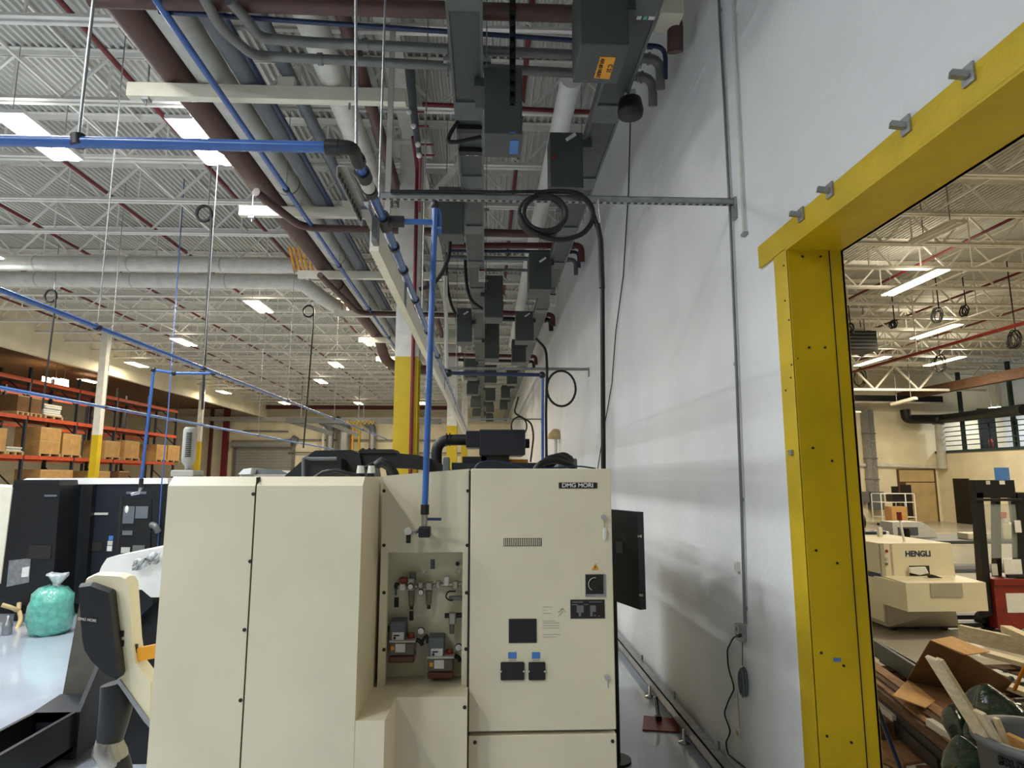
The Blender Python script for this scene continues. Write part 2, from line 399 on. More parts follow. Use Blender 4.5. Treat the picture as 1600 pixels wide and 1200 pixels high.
for yy in TY[:2]: tag(MB().bbox(-2.27, -2.09, yy-.045, yy+.045, 6.28, 6.39, .005).build('support_block', 'cream'), 'small cream block under the grey conduit on a pipe beam', 'block', 'conduit blocks')
pipe('white_pipe', 'fat white insulated pipe near the column row in the overhead bundle', 'pipe', run(-1.7, .15), .15, 'offwhite', n=20)
pipe('maroon_pipe', 'square-looking dark brown pipe next to the fat white pipe', 'pipe', run(-1.355, .075), .075, 'brown', n=8)
# thin blue line under the bundle
t = thing('compressed_air_line', 'thin blue air pipe slung below the cream pipe beams', 'pipe', (-2.76, 0, 5.97))
pipe('pipe', '', '', [(-2.74, 3, 6.0), (-2.76, 20.5, 6.0)], .032, 'blue', parent=t)
for yy in (8.4, 11.6, 14.7, 17.8):
    MB().cyl((-2.75, yy-.025, 6.0), (-2.75, yy+.025, 6.0), .045, 12).build('clamp', 'black', t)
    MB().cyl((-2.75, yy, 6.03), (-2.75, yy, 7.734), .006, 6).build('rod', 'galv', t)
# brown branch and cross pipes going over to the wall
def cross(k, Y, z, items):
    for j, (py0, py1, x0, x1, r, m, el, lab) in enumerate(items):
        a = oz(x0, py0, z); b = oz(x1, py1, z); b.x = min(b.x, WX-.16)
        pts = [a, b]
        if el: pts = [a, b, b+V((.02, .1, -.26))]
        t = thing('cross_pipe', lab, 'pipe', (a+b)/2)
        pipe('pipe', '', '', pts, r, m, parent=t, fr_=.1)
        if el: MB().cyl(b-V((.17, 0, 0)), b-V((.12, 0, 0)), r*1.25, 12).build('fitting', m, t)
cross(0, 0, 6.05, [(-2, 27, 140, 1055, .07, 'brown', 1, 'big brown pipe crossing over both busways to the white wall'),
                 (18, 74, 248, 1070, .022, 'navy', 1, 'thin dark blue pipe crossing over the busways beside the big brown pipe')])
for (q, y1, r, lab) in (([(358, 0), (385, 30), (405, 60), (500, 67)], 93, .045, 'grey conduit with a long bend crossing over the busways, nearest to the thin blue pipe'), ([(300, -40), (345, 45), (395, 86), (420, 88)], 122, .045, 'grey conduit crossing above the first cream beam to the white wall')):
    pts = [oz(x_, y_, 5.92 if i_ < 3 else 6.0) for i_, (x_, y_) in enumerate(q)]; e = oz(1060, y1, 6.05); e.x = min(e.x, WX-.16)
    t = thing('cross_conduit', lab, 'pipe', e)
    pipe('pipe', '', '', pts+[e, e+V((.02, .1, -.25))], r, 'conduit', parent=t, fr_=.16)
    for xx in (.12, .22): MB().cyl(e-V((xx, 0, 0)), e-V((xx-.02, 0, 0)), r*1.3, 12).build('fitting', 'conduit', t)
    c = pts[-1]+(e-pts[-1])*.12; MB().cyl(c, c+(e-pts[-1]).normalized()*.05, r*1.25, 12).build('coupling', 'conduit', t)
# second and third sets
a0 = oz(400, 300, 5.97); a1 = oz(472, 356, 5.97)
pipe('brown_branch', 'brown branch pipe that follows the main and turns off towards the wall', 'pipe', [a0, a1, oz(935, 368, 5.97).lerp(a1, .1)], .06, 'brown', fr_=.3)
cross(1, 0, 6.1, [(384, 384, 700, 928, .055, 'maroon', 1, 'lower of two maroon pipes crossing behind the hanging black coil'),
                (392, 394, 700, 920, .03, 'navy', 1, 'thin dark pipe crossing just behind the two maroon pipes'),
                (402, 406, 700, 912, .04, 'dgrey', 1, 'grey conduit crossing behind the two maroon pipes'),
                (421, 423, 700, 872, .03, 'conduit', 0, 'thin grey conduit crossing above the busway plug boxes')])
a1 = oz(560, 489, 5.97)
pipe('brown_branch', 'farther brown branch pipe turning from the main behind the near column', 'pipe', [oz(500, 430, 5.97), a1, oz(720, 493, 5.97)], .06, 'brown', fr_=.3)
cross(2, 0, 6.1, [(486, 492, 720, 868, .06, 'maroon', 1, 'maroon pipe crossing far along the busways'),
                (497, 500, 720, 868, .06, 'black', 1, 'black pipe crossing far along the busways'),
                (554, 557, 700, 848, .06, 'maroon', 1, 'maroon pipe crossing near the second hanging coil'),
                (562, 565, 700, 848, .05, 'black', 1, 'black pipe crossing near the second hanging coil')])
# white vent pipe between the busways
pipe('vent_pipe', 'fat white pipe running above and between the two busways', 'pipe', [(.98, 6.9, 6.75), (.92, 11.6, 6.7), (.9, 22, 6.7)], .13, 'white', n=18)
pipe('cross_sprinkler', 'dark red sprinkler pipe crossing above both busways', 'pipe', [oz(660, 163, 7.0), oz(1010, 178, 7.0)-V((.5, 0, 0))], .03, 'red')
# white header pipes crossing the left hall
for (py, r, x1, lab) in ((412, .16, 460, 'straight white header pipe crossing the hall under the joists'), (437, .18, 470, 'white header pipe crossing the hall under the joists, with a bend at its end')):
    a = oz(-120, py-2, 6.75); b = oz(x1, py+3, 6.75); t = thing('header_pipe', lab, 'pipe', b)
    pts = [a, b] if py < 420 else [a, b, b+V((.35, .3, -.25)), b+V((.6, 1.6, -.25))]
    pipe('pipe', '', '', pts, r, 'offwhite', parent=t, fr_=.5, n=16)
    for s in (.3, .55, .8): c = a.lerp(b, s); MB().cyl(c, c+V((.03, 0, 0)), r*1.05, 16).build('band', 'pale', t)
# two narrow beams/bars under the joists carrying the header pipes
a = oz(452, 386, 6.9); m = MB()
for k in range(9): m.bar(a+V((.09*k, 0, 0)), a+V((.09*k+.06, .3, -.42)), .05, .03)
tag(m.build('heat_exchanger', 'orange'), 'small yellow finned bundle beside the brown main pipe', 'coil')

# ------------------------------------------------------------------ busways
def busway(x0, x1, z, lab, nm='busway'):
    t = thing(nm, lab, 'busway', ((x0+x1)/2, 3, z))
    MB().box(x0+.02, x1-.02, 1.5, 40, z+.015, z+.11).build('housing', 'busdark', t)
    for s in (0, 1):
        xx = (x0, x1-.022)[s]; MB().box(xx, xx+.022, 1.5, 40, z, z+.13).build('side_rail', 'busway', t)
    y = 2.6
    while y < 36:
        MB().box(x0+.022, x1-.022, y, y+.3, z-.004, z+.02).build('joint_cover', 'busway', t)
        y += 1.5 if y < 12 else 3
    for y in (5.2, 8.4, 11.6, 14.8, 18, 24):
        for xx in (x0-.03, x1+.03): MB().cyl((xx, y, z-.02), (xx, y, 7.734), .007, 6).build('hanger_rod', 'galv', t)
        MB().box(x0-.07, x1+.07, y-.02, y+.02, z+.13, z+.17).build('hanger_strut', 'galv', t)
    return t
bA = busway(-.325, -.045, 5.6, 'grey overhead busway hung between the column row and the white wall')
bB = busway(1.02, 1.3, 5.6, 'grey overhead busway running close along the white wall')
def stickers(t, y, x0, z):
    for (dx, w_, mm) in ((0, .035, 'paper'), (.05, .03, 'greenbag'), (.09, .05, 'paper')):
        MB().box(x0+dx, x0+dx+w_, y, y+.09, z-.003, z+.0).build('rating_label', mm, t)
stickers(bA, 6.52, -.24, 5.6); stickers(bB, 4.35, 1.14, 5.6)
for dy in (0, .45): MB().box(-.31, -.06, 6.0+dy, 6.08+dy, 5.56, 5.6).build('clamp', 'black', bA)
def plug(px0, py0, px1, py1, dz, dep, lab, grp=None, knob=None, lab2=None, split=None, m='plug'):
    b = oz((px0+px1)/2, py1, CH+dz); a0 = oy(px0, py1, b.y); a1 = oy(px1, py1, b.y); tz = oy(px0, py0, b.y).z
    t = thing('bus_plug', lab, 'electrical box', (b.x, b.y, b.z), grp)
    MB().bbox(a0.x, a1.x, b.y, b.y+dep, b.z, tz, .008).build('enclosure', m, t)
    MB().box(a0.x+.012, a1.x-.012, b.y-.006, b.y, b.z+.015, b.z+(tz-b.z)*.62).build('door', m, t)
    bx0, bx1 = (-.31, -.06) if b.x < .55 else (1.03, 1.28)
    sx0, sx1 = min(a0.x+.03, bx1-.06), max(a1.x-.03, bx0+.06)
    MB().box(sx0, sx1, b.y+.04, b.y+dep-.04, min(tz, 5.58)-.06, 5.6).build('stab_housing', 'busdark', t)
    if knob:
        c = oy(knob[0], knob[1], b.y-.012); s = (a1.x-a0.x)*.14
        MB().bar(c-V((s, 0, s*.7)), c+V((s, 0, s*.7)), .02, .03).build('handle', 'paper', t)
    if lab2:
        (qx0, qy0, qx1, qy1, mm) = lab2
        c0_ = oy(qx0, qy0, b.y-.007); c1_ = oy(qx1, qy1, b.y-.007)
        MB().box(c0_.x, c1_.x, b.y-.009, b.y-.006, c1_.z, c0_.z).build('tape_label', mm, t)
    return t, b, a0, a1, tz
plug(756, 105, 816, 209, 2.95, .42, 'tall grey bus plug box with a blue tape label beside the middle busway', lab2=(796, 222-16, 806, 208, 'skyblue'))
p = [oz(797, 219, CH+2.949), oz(809, 240, CH+2.949)]
tag(MB().box(p[0].x, p[1].x, p[0].y, p[1].y, CH+2.945, CH+2.949).build('blue_tape', 'skyblue'), 'blue tape strip under the tall grey bus plug box', 'tape')
# the box with the orange sign: near face, left side and the sloped lower cover
t, b, a0, a1, tz = plug(908, -60, 984, 70, 3.1, .46, 'large grey bus plug box with an orange sticker under the wall busway')
o_ = oz(921, 122, b.z-.004); qa, qb, qc, qd = oz(938, 89, b.z-.003), oz(962, 90, b.z-.003), oz(952, 124, b.z-.003), oz(928, 122, b.z-.003)
MB().hexa([qa, qb, qc, qd, qa+V((0, 0, .003)), qb+V((0, 0, .003)), qc+V((0, 0, .003)), qd+V((0, 0, .003))]).build('sticker', 'orange', t)
cc = (qa+qb+qc+qd)/4+V((0, 0, -.003))
text('C 21', .05, 'sticker_text', 'ink', t, cc+V((.035, 0, 0)), (0, 1, 0), (1, 0, 0), bold=.001, cx=True)
text('AH #3 HEAT', .042, 'sticker_text', 'ink', t, cc+V((-.035, 0, 0)), (0, 1, 0), (1, 0, 0), bold=.001, cx=True)
t, b, *_ = plug(860, 206, 912, 293, 2.95, .3, 'grey bus plug box with a red knob and white handle beside the wall busway', knob=(892, 214))
c = oy(866, 246, b.y-.012); MB().cyl(c, c-V((0, .03, 0)), .02, 12).build('knob', 'redpaint', t)
t, b, *_ = plug(684, 291, 724, 366, 2.95, .35, 'grey bus plug box beside the main column fed by a drooping black cable', lab2=(684, 370-14, 690, 366, 'skyblue'))
g5 = 'bus plug boxes along the busways'; l5 = 'small grey bus plug box with a white handle farther along the busways'
plug(827, 392, 862, 452, 3.0, .5, l5, g5, (848, 406)); plug(713, 481, 737, 534, 3.0, .5, l5, g5, (728, 489)); plug(806, 486, 834, 532, 3.0, .5, l5, g5, (824, 492))
l6 = 'plain grey bus plug box farther along the busways'; g6 = 'plain bus plug boxes'
for (a_, b_, c_, d_) in ((757, 430, 786, 496), (757, 505, 780, 560), (800, 530, 822, 566), (724, 560, 745, 590), (757, 570, 776, 598), (792, 575, 808, 600), (729, 598, 747, 616), (758, 606, 774, 626), (783, 604, 797, 622), (735, 622, 750, 636), (759, 632, 772, 644), (781, 626, 793, 640), (738, 640, 751, 650), (759, 648, 771, 658)):
    plug(a_, b_, c_, d_, 3.0, .5, l6, g6)
# warning tags on the busways
for (px, py, s, lab, xx) in ((753, 430, .12, 'white notice tag hung on the middle busway', -.045), (864, 468, .14, 'white and red notice tag hung on the wall busway', 1.3)):
    p = oz(px, py, 5.5); t = thing('notice_tag', lab, 'tag', p)
    MB().box(p.x-s*.45, p.x+s*.45, p.y, p.y+.006, p.z-s, p.z+s).build('card', 'paper', t)
    MB().box(p.x-s*.4, p.x+s*.4, p.y-.003, p.y, p.z+s*.6, p.z+s*.9).build('heading', 'redpaint', t)
    for k in range(4): MB().box(p.x-s*.38, p.x+s*.3, p.y-.002, p.y, p.z+s*(.35-.28*k), p.z+s*(.43-.28*k)).build('print_line', 'conduit', t)
# perforated strut hanger near the tall plug box
p = oz(801, 100, 5.5); t = thing('perforated_strut', 'slotted black steel strut hanging above the tall bus plug box', 'strut', p)
m = MB().box(p.x-.025, p.x-.018, p.y, p.y+.04, 5.15, 7.0).box(p.x+.018, p.x+.025, p.y, p.y+.04, 5.15, 7.0).box(p.x-.025, p.x+.025, p.y+.035, p.y+.04, 5.15, 7.0)
for k in range(19): m.box(p.x-.02, p.x+.02, p.y, p.y+.004, 5.15+.1*k, 5.2+.1*k)
m.build('channel', 'machblack', t)
# speaker/horn lamp and rubber end by the wall
p = oz(985, 172, 5.45); t = thing('wall_horn', 'dark round horn fitting beside the wall busway with a thin hanging wire', 'horn', p)
MB().lathe((p.x, p.y, p.z-.06), [(.0, 0), (.11, .0), (.12, .05), (.1, .16), (.05, .18), (0, .18)], 18).build('body', 'machblack', t)
MB().box(p.x-.05, p.x+.05, p.y-.02, p.y+.1, p.z+.1, p.z+.2).build('bracket', 'pale', t)
tag(MB().tube([ox(985, 188, WX-.02), ox(982, 300, WX-.02), ox(974, 430, WX-.02), ox(962, 520, WX-.02), ox(956, 600, WX-.02), ox(942, 680, WX-.02), ox(934, 732, WX-.02)], .008, 6).build('thin_wire', 'machblack'), 'thin dark wire hanging loosely down the white wall', 'wire')
p = oz(1052, 22, 6.02); tag(MB().box(p.x-.14, min(p.x+.06, WX-.02), p.y-.1, p.y+.14, p.z-.07, p.z+.1).build('pipe_sleeve', 'cream'), 'cream sleeve box around the big brown pipe at the wall', 'sleeve')

# ================================================================== big beige machine tool
Y1, YB, Y2, YD = 3.0, 3.3, 3.46, 3.42
mc = thing('machine_tool', 'large beige machine tool with an electrical cabinet door and an open regulator niche', 'machine', (-.4, 5, 0))
def rect(px0, py0, px1, py1, Y): a = oy(px0, py0, Y); b = oy(px1, py1, Y); return a.x, b.x, b.z, a.z
def plate(name, m, par, px0, py0, px1, py1, Y, t=.006, bev=0):
    x0, x1, z0, z1 = rect(px0, py0, px1, py1, Y)
    mb = MB().bbox(x0, x1, Y-t, Y, z0, z1, bev) if bev else MB().box(x0, x1, Y-t, Y, z0, z1)
    return mb.build(name, m, par)
def dot(name, m, par, px, py, Y, r, t=.01, n=12, y0=None):
    p = oy(px, py, Y); return MB().cyl((p.x, Y, p.z), (p.x, Y-t, p.z), r, n).build(name, m, par)
ZC, ZTOP = 2.062, 2.104
XL, XM, XR = -1.44, oy(400, 757, Y1).x, oy(567, 757, Y1).x
for x0, x1, yb in ((XL, XM-.004, Y1+.72), (XM+.004, XR, Y1+.72)):
    m = MB(); c = .045
    right = x1 == XR
    xt = x1-.004 if right else x1
    m.prism([(x0, Y1, .12), (x0, Y1, ZC), (x0, Y1+c, ZTOP), (x0, yb, ZTOP), (x0, yb, .12)], (x1-x0, 0, 0))
    m.build('side_panel', 'beige', mc)
MB().box(XM-.004, XM+.004, Y1+.01, Y1+.1, .12, ZTOP-.003).build('panel_gap', 'ink', mc)
MB().box(-1.43, .655, Y1+.72, 7.0, .12, 2.0).build('machine_body', 'beige', mc)
MB().box(-1.35, .6, Y1+.3, 6.8, 0, .13).build('plinth', 'machblack', mc)
for (px, py) in ((396, 772), (391, 877), (382, 984), (376, 1094)): dot('panel_screw', 'ink', mc, px, py, Y1, .008, .004)
# centre panel, niche and shelf
xa, xb = oy(597, 800, Y2).x, oy(733, 800, Y2).x
zt, zb = oy(660, 863, Y2).z, oy(660, 1072, Y2).z
MB().prism([(xa, Y2, zt), (xb, Y2, zt), (xb, Y2, 2.146), (xa, Y2, 2.108)], (0, .06, 0)).build('upper_panel', 'beige', mc)
xi0, xi1 = oy(604, 950, Y2).x, oy(722, 950, Y2).x
MB().box(xa, xi0, Y2, Y2+.05, zb, zt).build('niche_post', 'beige', mc)
MB().box(xi1, xb, Y2, Y2+.05, zb, zt).build('niche_post', 'beige', mc)
YN = Y2+.17
MB().box(xa, xb, YN, YN+.01, zb-.05, zt+.02).build('niche_back', 'beige', mc)
MB().box(xa, xa+.008, Y2+.05, YN, zb-.05, zt).box(xb-.008, xb, Y2+.05, YN, zb-.05, zt).box(xa, xb, Y2+.05, YN, zt, zt+.01).build('niche_lining', 'beige', mc)
zs = oy(600, 1126, Y1).z
xl = oy(601, 1126, Y1).x; xk = oy(619, 1085, YB).x; xr = oy(730, 1084, YB).x
MB().prism([(XR-.002, Y1+.002, .12), (xl, Y1+.002, .12), (xk, YB, .12), (xr, YB, .12), (xr, YN, .12), (XR-.002, YN, .12)], (0, 0, zs-.12)).build('lower_housing', 'beige', mc)
for (px, py) in ((599, 767), (731, 767), (596, 852), (730, 852), (593, 926), (729, 926), (591, 1015), (728, 1014)): dot('panel_screw', 'ink', mc, max(px, 600), py, Y2, .009, .004)
dot('panel_screw', 'ink', mc, 726, 1105, YB, .009, .004)
# cabinet door, gap and lower cover
x0, x1, z0, z1 = rect(736, 733, 957, 1140, YD); z1 = 2.146; x1 = .665
MB().bbox(x0, x1, YD, YD+.05, z0, z1, .004).build('cabinet_door', 'beige', mc)
MB().bbox(x0, x1, YD, YD+.05, .14, z0-.02, .004).build('lower_cover', 'beige', mc)
MB().box(x0-.012, x1-.01, YD+.04, YD+.3, .14, z1-.004).build('cabinet_box', 'beigedark', mc)
MB().box(x0-.012, x0-.001, YD+.02, YD+.2, .14, z1-.01).build('panel_gap', 'ink', mc)
dot('panel_screw', 'ink', mc, 742, 1160, YD, .009, .004); dot('panel_screw', 'ink', mc, 957, 1158, YD, .009, .004)
np_ = plate('name_plate', 'ink', mc, 873, 754, 933, 763, YD, .004)
p = oy(902.5, 758.5, YD-.0045)
text('DMG MORI', .030, 'lettering', 'paper', mc, p, (1, 0, 0), (0, 0, 1), bold=.0006, cx=True, sx=1.12)
vt = plate('vent_grille', 'ink', mc, 787, 841, 846, 853, YD, .003)
for k in range(20): plate('slat', 'beige', vt, 788+k*2.9, 841.5, 789.4+k*2.9, 852.5, YD-.003, .003)
# lock with hanging tag
dot('door_lock', 'steel', mc, 943, 808, YD, .014, .02)
p = oy(944, 812, YD-.012); q = oy(945, 834, YD-.012)
MB().tube([p, p.lerp(q, .5), q+V((0, 0, .02))], .002, 6).build('key_ring', 'steel', mc)
MB().ell(q, .011, .004, .036, 12, 8).build('key_tag', 'paper', mc)
# warning triangle
A, B, C_ = oy(930, 880, YD-.001), oy(924.5, 890, YD-.001), oy(935.5, 890, YD-.001)
tr = MB().prism([A, B, C_], (0, -.003, 0)).build('warning_label', 'orange', mc)
MB().prism([oy(930.5, 883, YD-.0045), oy(928.6, 886.6, YD-.0045), oy(930, 886.6, YD-.0045), oy(929.3, 889, YD-.0045), oy(931.6, 885.6, YD-.0045), oy(930.4, 885.6, YD-.0045)], (0, -.001, 0)).build('flash_mark', 'ink', tr)
sw = plate('main_switch', 'galv', mc, 914, 897, 946, 932, YD, .006)
plate('switch_face', 'ink', sw, 915, 898, 943, 928, YD-.006, .004)
c = oy(929.5, 913, YD-.012); m = MB()
m.tube([c+V((.033*math.cos(t_), 0, .033*math.sin(t_))) for t_ in [math.radians(80+10*k) for k in range(17)]], .0022, 6); m.build('dial_mark', 'pale', sw)
MB().cyl((c.x, YD-.01, c.z), (c.x, YD-.03, c.z), .022, 16).build('dial', 'ink', sw)
ip = plate('instruction_plate', 'ink', mc, 891, 937, 945, 966, YD, .003)
for (a_, b_, c_, d_) in ((894, 940, 911, 941.5), (893, 944, 902, 945.5), (901, 946, 912, 957), (904, 957, 908, 963), (922, 946, 931, 956), (922, 956, 926, 963), (913, 944, 919, 945.2), (920, 940, 941, 941), (928, 961, 931, 962.5), (934, 962, 937, 963)): plate('print_mark', 'conduit', ip, a_, b_, c_, d_, YD-.003, .001)
pw = plate('dark_window', 'ink', mc, 795, 967, 838.5, 1004, YD, .004)
plate('window_pane', 'machblack', pw, 800, 972, 834, 999, YD-.004, .003)
for (a_, b_, tx) in ((794, 807, 0), (831, 844, 0)): plate('blue_label', 'skyblue', mc, a_, 1019, b_, 1029, YD, .002); plate('print_mark', 'beigedark', mc, a_+1, 1030.5, b_-1, 1032.5, YD, .001)
for (a_, b_) in ((782, 819), (825.5, 852)):
    cv = plate('socket_cover', 'machblack', mc, a_, 1034, b_, 1062, YD, .012, .009)
    for px in (a_+.8, b_-.8): dot('cover_screw', 'steel', cv, px, 1049, YD-.012, .005, .004, 8)
dot('key_lock', 'steel', mc, 948, 1058, YD, .013, .014)
plate('lock_key', 'beigedark', mc, 949.2, 1064, 950.8, 1075, YD, .003)
# faint printed instructions and pencil marks
for (y_, n_) in ((948, 14), (953, 5), (958, 14), (970, 20), (973, 26), (977, 26), (981, 26), (991, 27), (995, 22)): plate('faint_print', 'beigedark', mc, 848, y_, 848+n_, y_+.8, YD, .0006)
for (a_, b_, c_, d_) in ((872, 957, 880, 951), (880, 951, 884, 957), (875, 952, 879, 951), (873, 962, 880, 955)): MB().bar(oy(a_, b_, YD-.0005), oy(c_, d_, YD-.0005), .002, .002).build('pencil_mark', 'conduit', mc)
# niche fittings
def N(px, py, d=0): return oy(px, py, YN-d)
dot('cable_hole', 'ink', mc, 715, 881, YN, .011, .003)
for (px, py, q_) in ((676, 881.5, 'dgrey'), (619.5, 941, 'ink')):
    p = N(px, py); MB().bbox(p.x-.012, p.x+.012, YN-.004, YN-.0, p.z-.026, p.z+.026, .003).build('slot', q_, mc)
fs_ = MB().cyl(N(622, 917, .05), N(722, 912, .05), .012, 10).build('air_manifold', 'aluminium', mc)
for (px, py, w_, h_, m_) in ((630, 916, 10, 10, 'paper'), (643, 912, 12, 20, 'aluminium'), (658, 914, 10, 12, 'aluminium'), (671, 915, 12, 12, 'aluminium'), (685, 912, 8, 10, 'aluminium'), (698, 907, 8, 15, 'paper'), (712, 913, 9, 12, 'aluminium')):
    p = N(px, py, .05); s = 3.3/1000
    MB().bbox(p.x-w_/2*s, p.x+w_/2*s, YN-.085, YN-.02, p.z-h_/2*s, p.z+h_/2*s, .008).build('valve_block', m_, fs_)
p = N(631, 905.5, .05); MB().bbox(p.x-.022, p.x+.022, YN-.08, YN-.03, p.z-.013, p.z+.013, .006).build('red_knob', 'redpaint', fs_)
MB().cyl(N(645, 906, .055), N(645, 895, .055), .018, 14).build('regulator_knob', 'dgrey', fs_)
for (px, py) in ((642, 916), (658, 925)):
    p = N(px, py, .085); MB().cyl(p, p-V((0, .02, 0)), .016, 16).build('gauge', 'machblack', fs_); MB().cyl(p-V((0, .02, 0)), p-V((0, .022, 0)), .013, 16).build('gauge_face', 'paper', fs_)
for (px, y0_, y1_) in ((643, 923, 946), (670, 923, 945)):
    MB().cyl(N(px, y0_, .055), N(px, y1_, .055), .019, 14, .014).build('filter_bowl', 'smoke', fs_)
    MB().cyl(N(px, y1_, .055), N(px, y1_+6, .055), .01, 10).build('drain', 'machblack', fs_)
MB().tube(fillet([N(643, 954, .055), N(643, 960, .055), N(668, 961, .055), N(670, 951, .055)], .02), .0035, 6).build('drain_tube', 'pale', fs_)
MB().cyl(N(643, 955, .055), N(643, 969, .055), .011, 10).build('drain', 'machblack', fs_)
for (px, py) in ((661, 890), (716, 892)):
    c = N(px, py, .05); MB().tube([c+V((.011*math.cos(a_), 0, .014*math.sin(a_))) for a_ in [k*PI/6 for k in range(12)]], .002, 6, True).build('lock_ring', 'steel', fs_)
MB().bbox(N(616, 916, .05).x, N(622.5, 916, .05).x, YN-.06, YN-.02, N(665, 920, .05).z, N(665, 911, .05).z, .005).build('pressure_switch', 'machblack', fs_)
MB().cyl(N(618.5, 920, .04), N(618.5, 930, .04), .006, 8).build('plug', 'dgrey', fs_)
MB().tube(fillet([N(712, 924, .06), N(700, 924, .07), N(696, 932, .07), N(701, 938, .07), N(708, 938, .07)], .03), .004, 8).build('cable', 'machblack', fs_)
MB().bbox(N(701, 950, .05).x, N(722, 950, .05).x, YN-.06, YN-.03, N(665, 938, .05).z, N(665, 932, .05).z, .004).build('sensor', 'conduit', fs_)
pf = MB().cyl(N(695, 962, .05), N(722, 961, .05), .013, 10).build('air_filter', 'machblack', mc)
MB().bbox(N(702, 950, .05).x, N(713, 950, .05).x, YN-.075, YN-.03, N(665, 975, .05).z, N(665, 957, .05).z, .006).build('filter_head', 'aluminium', pf)
MB().cyl(N(706, 972, .055), N(706, 990, .055), .015, 12, .012).build('filter_bowl', 'smoke', pf)
for (dx, dy) in ((0, 0), (60.5, 25.5)):
    lu = MB().bbox(N(609+dx, 990, .1).x, N(634+dx, 990, .1).x, YN-.12, YN-.01, N(665, 1001+dy, .1).z, N(665, 969+dy, .1).z, .008).build('oil_pump', 'dgrey', mc)
    MB().bbox(N(608+dx, 1010, .12).x, N(648+dx, 1010, .12).x, YN-.13, YN-.01, N(665, 1024+dy, .12).z, N(665, 1003+dy, .12).z, .01).build('tank', 'smoke', lu)
    MB().bbox(N(608+dx, 1010, .12).x, N(648+dx, 1010, .12).x, YN-.132, YN-.008, N(665, 1035+dy, .12).z, N(665, 1024+dy, .12).z, .008).build('tank_oil', 'oil', lu)
    MB().box(N(608+dx, 1010, .12).x, N(649+dx, 1010, .12).x, YN-.132, YN-.01, N(665, 1003+dy, .12).z, N(665, 1000+dy, .12).z).build('tank_lid', 'pale', lu)
    MB().cyl(N(642+dx, 999+dy, .07), N(642+dx, 989+dy, .07), .02, 14).build('filler_cap', 'amber', lu)
    plate('pump_label', 'paper', lu, 613+dx, 988+dy, 631+dx, 1000+dy, YN-.12, .002); p = N(616.5+dx, 997+dy, .124); MB().cyl(p, p-V((0, .003, 0)), .007, 10).build('label_mark', 'ink', lu)
    plate('label_mark', 'ink', lu, 615+dx, 992+dy, 624+dx, 994+dy, YN-.122, .002)
    plate('tank_label', 'paper', lu, 618+dx, 1006+dy, 633+dx, 1019+dy, YN-.131, .002); plate('caution_label', 'orange', lu, 611+dx, 1010+dy, 616+dx, 1016+dy, YN-.131, .002)
    p = N(658+dx*.97, 985+dy, .07); MB().cyl(p, p-V((0, .02, 0)), .019, 16).build('gauge', 'machblack', lu); MB().cyl(p-V((0, .02, 0)), p-V((0, .022, 0)), .016, 16).build('gauge_face', 'paper', lu)
    MB().tube(fillet([N(650+dx, 999+dy, .06), N(657+dx, 1002+dy, .06), N(660+dx*.97, 1008+dy, .06)], .01), .011, 8).build('hose_fitting', 'machblack', lu)
p = N(605, 983, .08); MB().cyl(p, p+V((.02, 0, 0)), .016, 12).build('plug', 'machblack', mc)
MB().tube(fillet([N(660, 1002, .07), N(667, 990, .08), N(668, 1005, .08)], .02), .008, 8).build('hose_fitting', 'machblack', mc)

# ------------------------------------------------------------------ on top of the machine
t = thing('exhaust_silencer', 'grey slotted cylinder on a square foot standing on the machine top', 'silencer', oy(290, 742, 3.25))
c = oy(293, 738, 3.25)
MB().bbox(c.x-.055, c.x+.055, 3.19, 3.31, 2.104, 2.135, .006).build('foot', 'pale', t)
MB().lathe((c.x, 3.25, 2.135), [(0, 0), (.014, 0), (.014, .02), (.03, .04), (.032, .06), (.032, .2), (.024, .212), (0, .214)], 18).build('housing', 'pale', t)
for k in range(13):
    z = 2.2+k*.0095; MB().box(c.x-.004, c.x+.022, 3.25-.034, 3.25-.028, z, z+.004).build('slot', 'ink', t)
def slab(name, m, par, pts, Y0, Yd): return MB().prism([oy(a, b, Y0) for a, b in pts], (0, Yd, 0)).build(name, m, par)
t = thing('chip_hopper_cover', 'black sloping cover with a handle rail on top of the beige machine', 'cover', oy(500, 740, 4.6))
slab('cover', 'machblack', t, [(440, 748), (482, 711), (492, 704), (550, 703), (562, 709), (568, 748)], 4.7, .8)
slab('front_box', 'machblack', t, [(474, 748), (474, 716), (479, 712), (533, 717), (533, 748)], 4.55, .15)
MB().tube(fillet([oy(474, 748, 4.5), oy(474, 714, 4.5), oy(484, 717, 4.5), oy(526, 716.5, 4.5)], .03), .012, 8).build('handle_rail', 'dgrey', t)
slab('top_arm', 'machblack', t, [(560, 704), (620, 708), (652, 711), (665, 714), (663, 735), (640, 732), (560, 729)], 4.75, .35)
slab('top_rail', 'machblack', t, [(562, 702), (614, 702), (618, 708), (562, 708)], 4.72, .3)
for px in (567, 577, 585): MB().cyl(oy(px, 704, 4.9), oy(px, 700.5, 4.9), .012, 8).build('bolt', 'machblack', t)
t = thing('cable_chain', 'black curved cable chain lying on the machine top', 'cable chain', oy(600, 742, 4.2))
MB().tube([oy(588, 728, 4.3), oy(596, 721, 4.3), oy(608, 727, 4.3), oy(616, 740, 4.3), oy(618, 752, 4.3)], .03, 8).build('chain', 'rubber', t)
MB().tube([oy(570, 733, 4.3), oy(590, 722, 4.35), oy(606, 732, 4.35), oy(610, 752, 4.35)], .018, 8).build('cable', 'rubber', t)
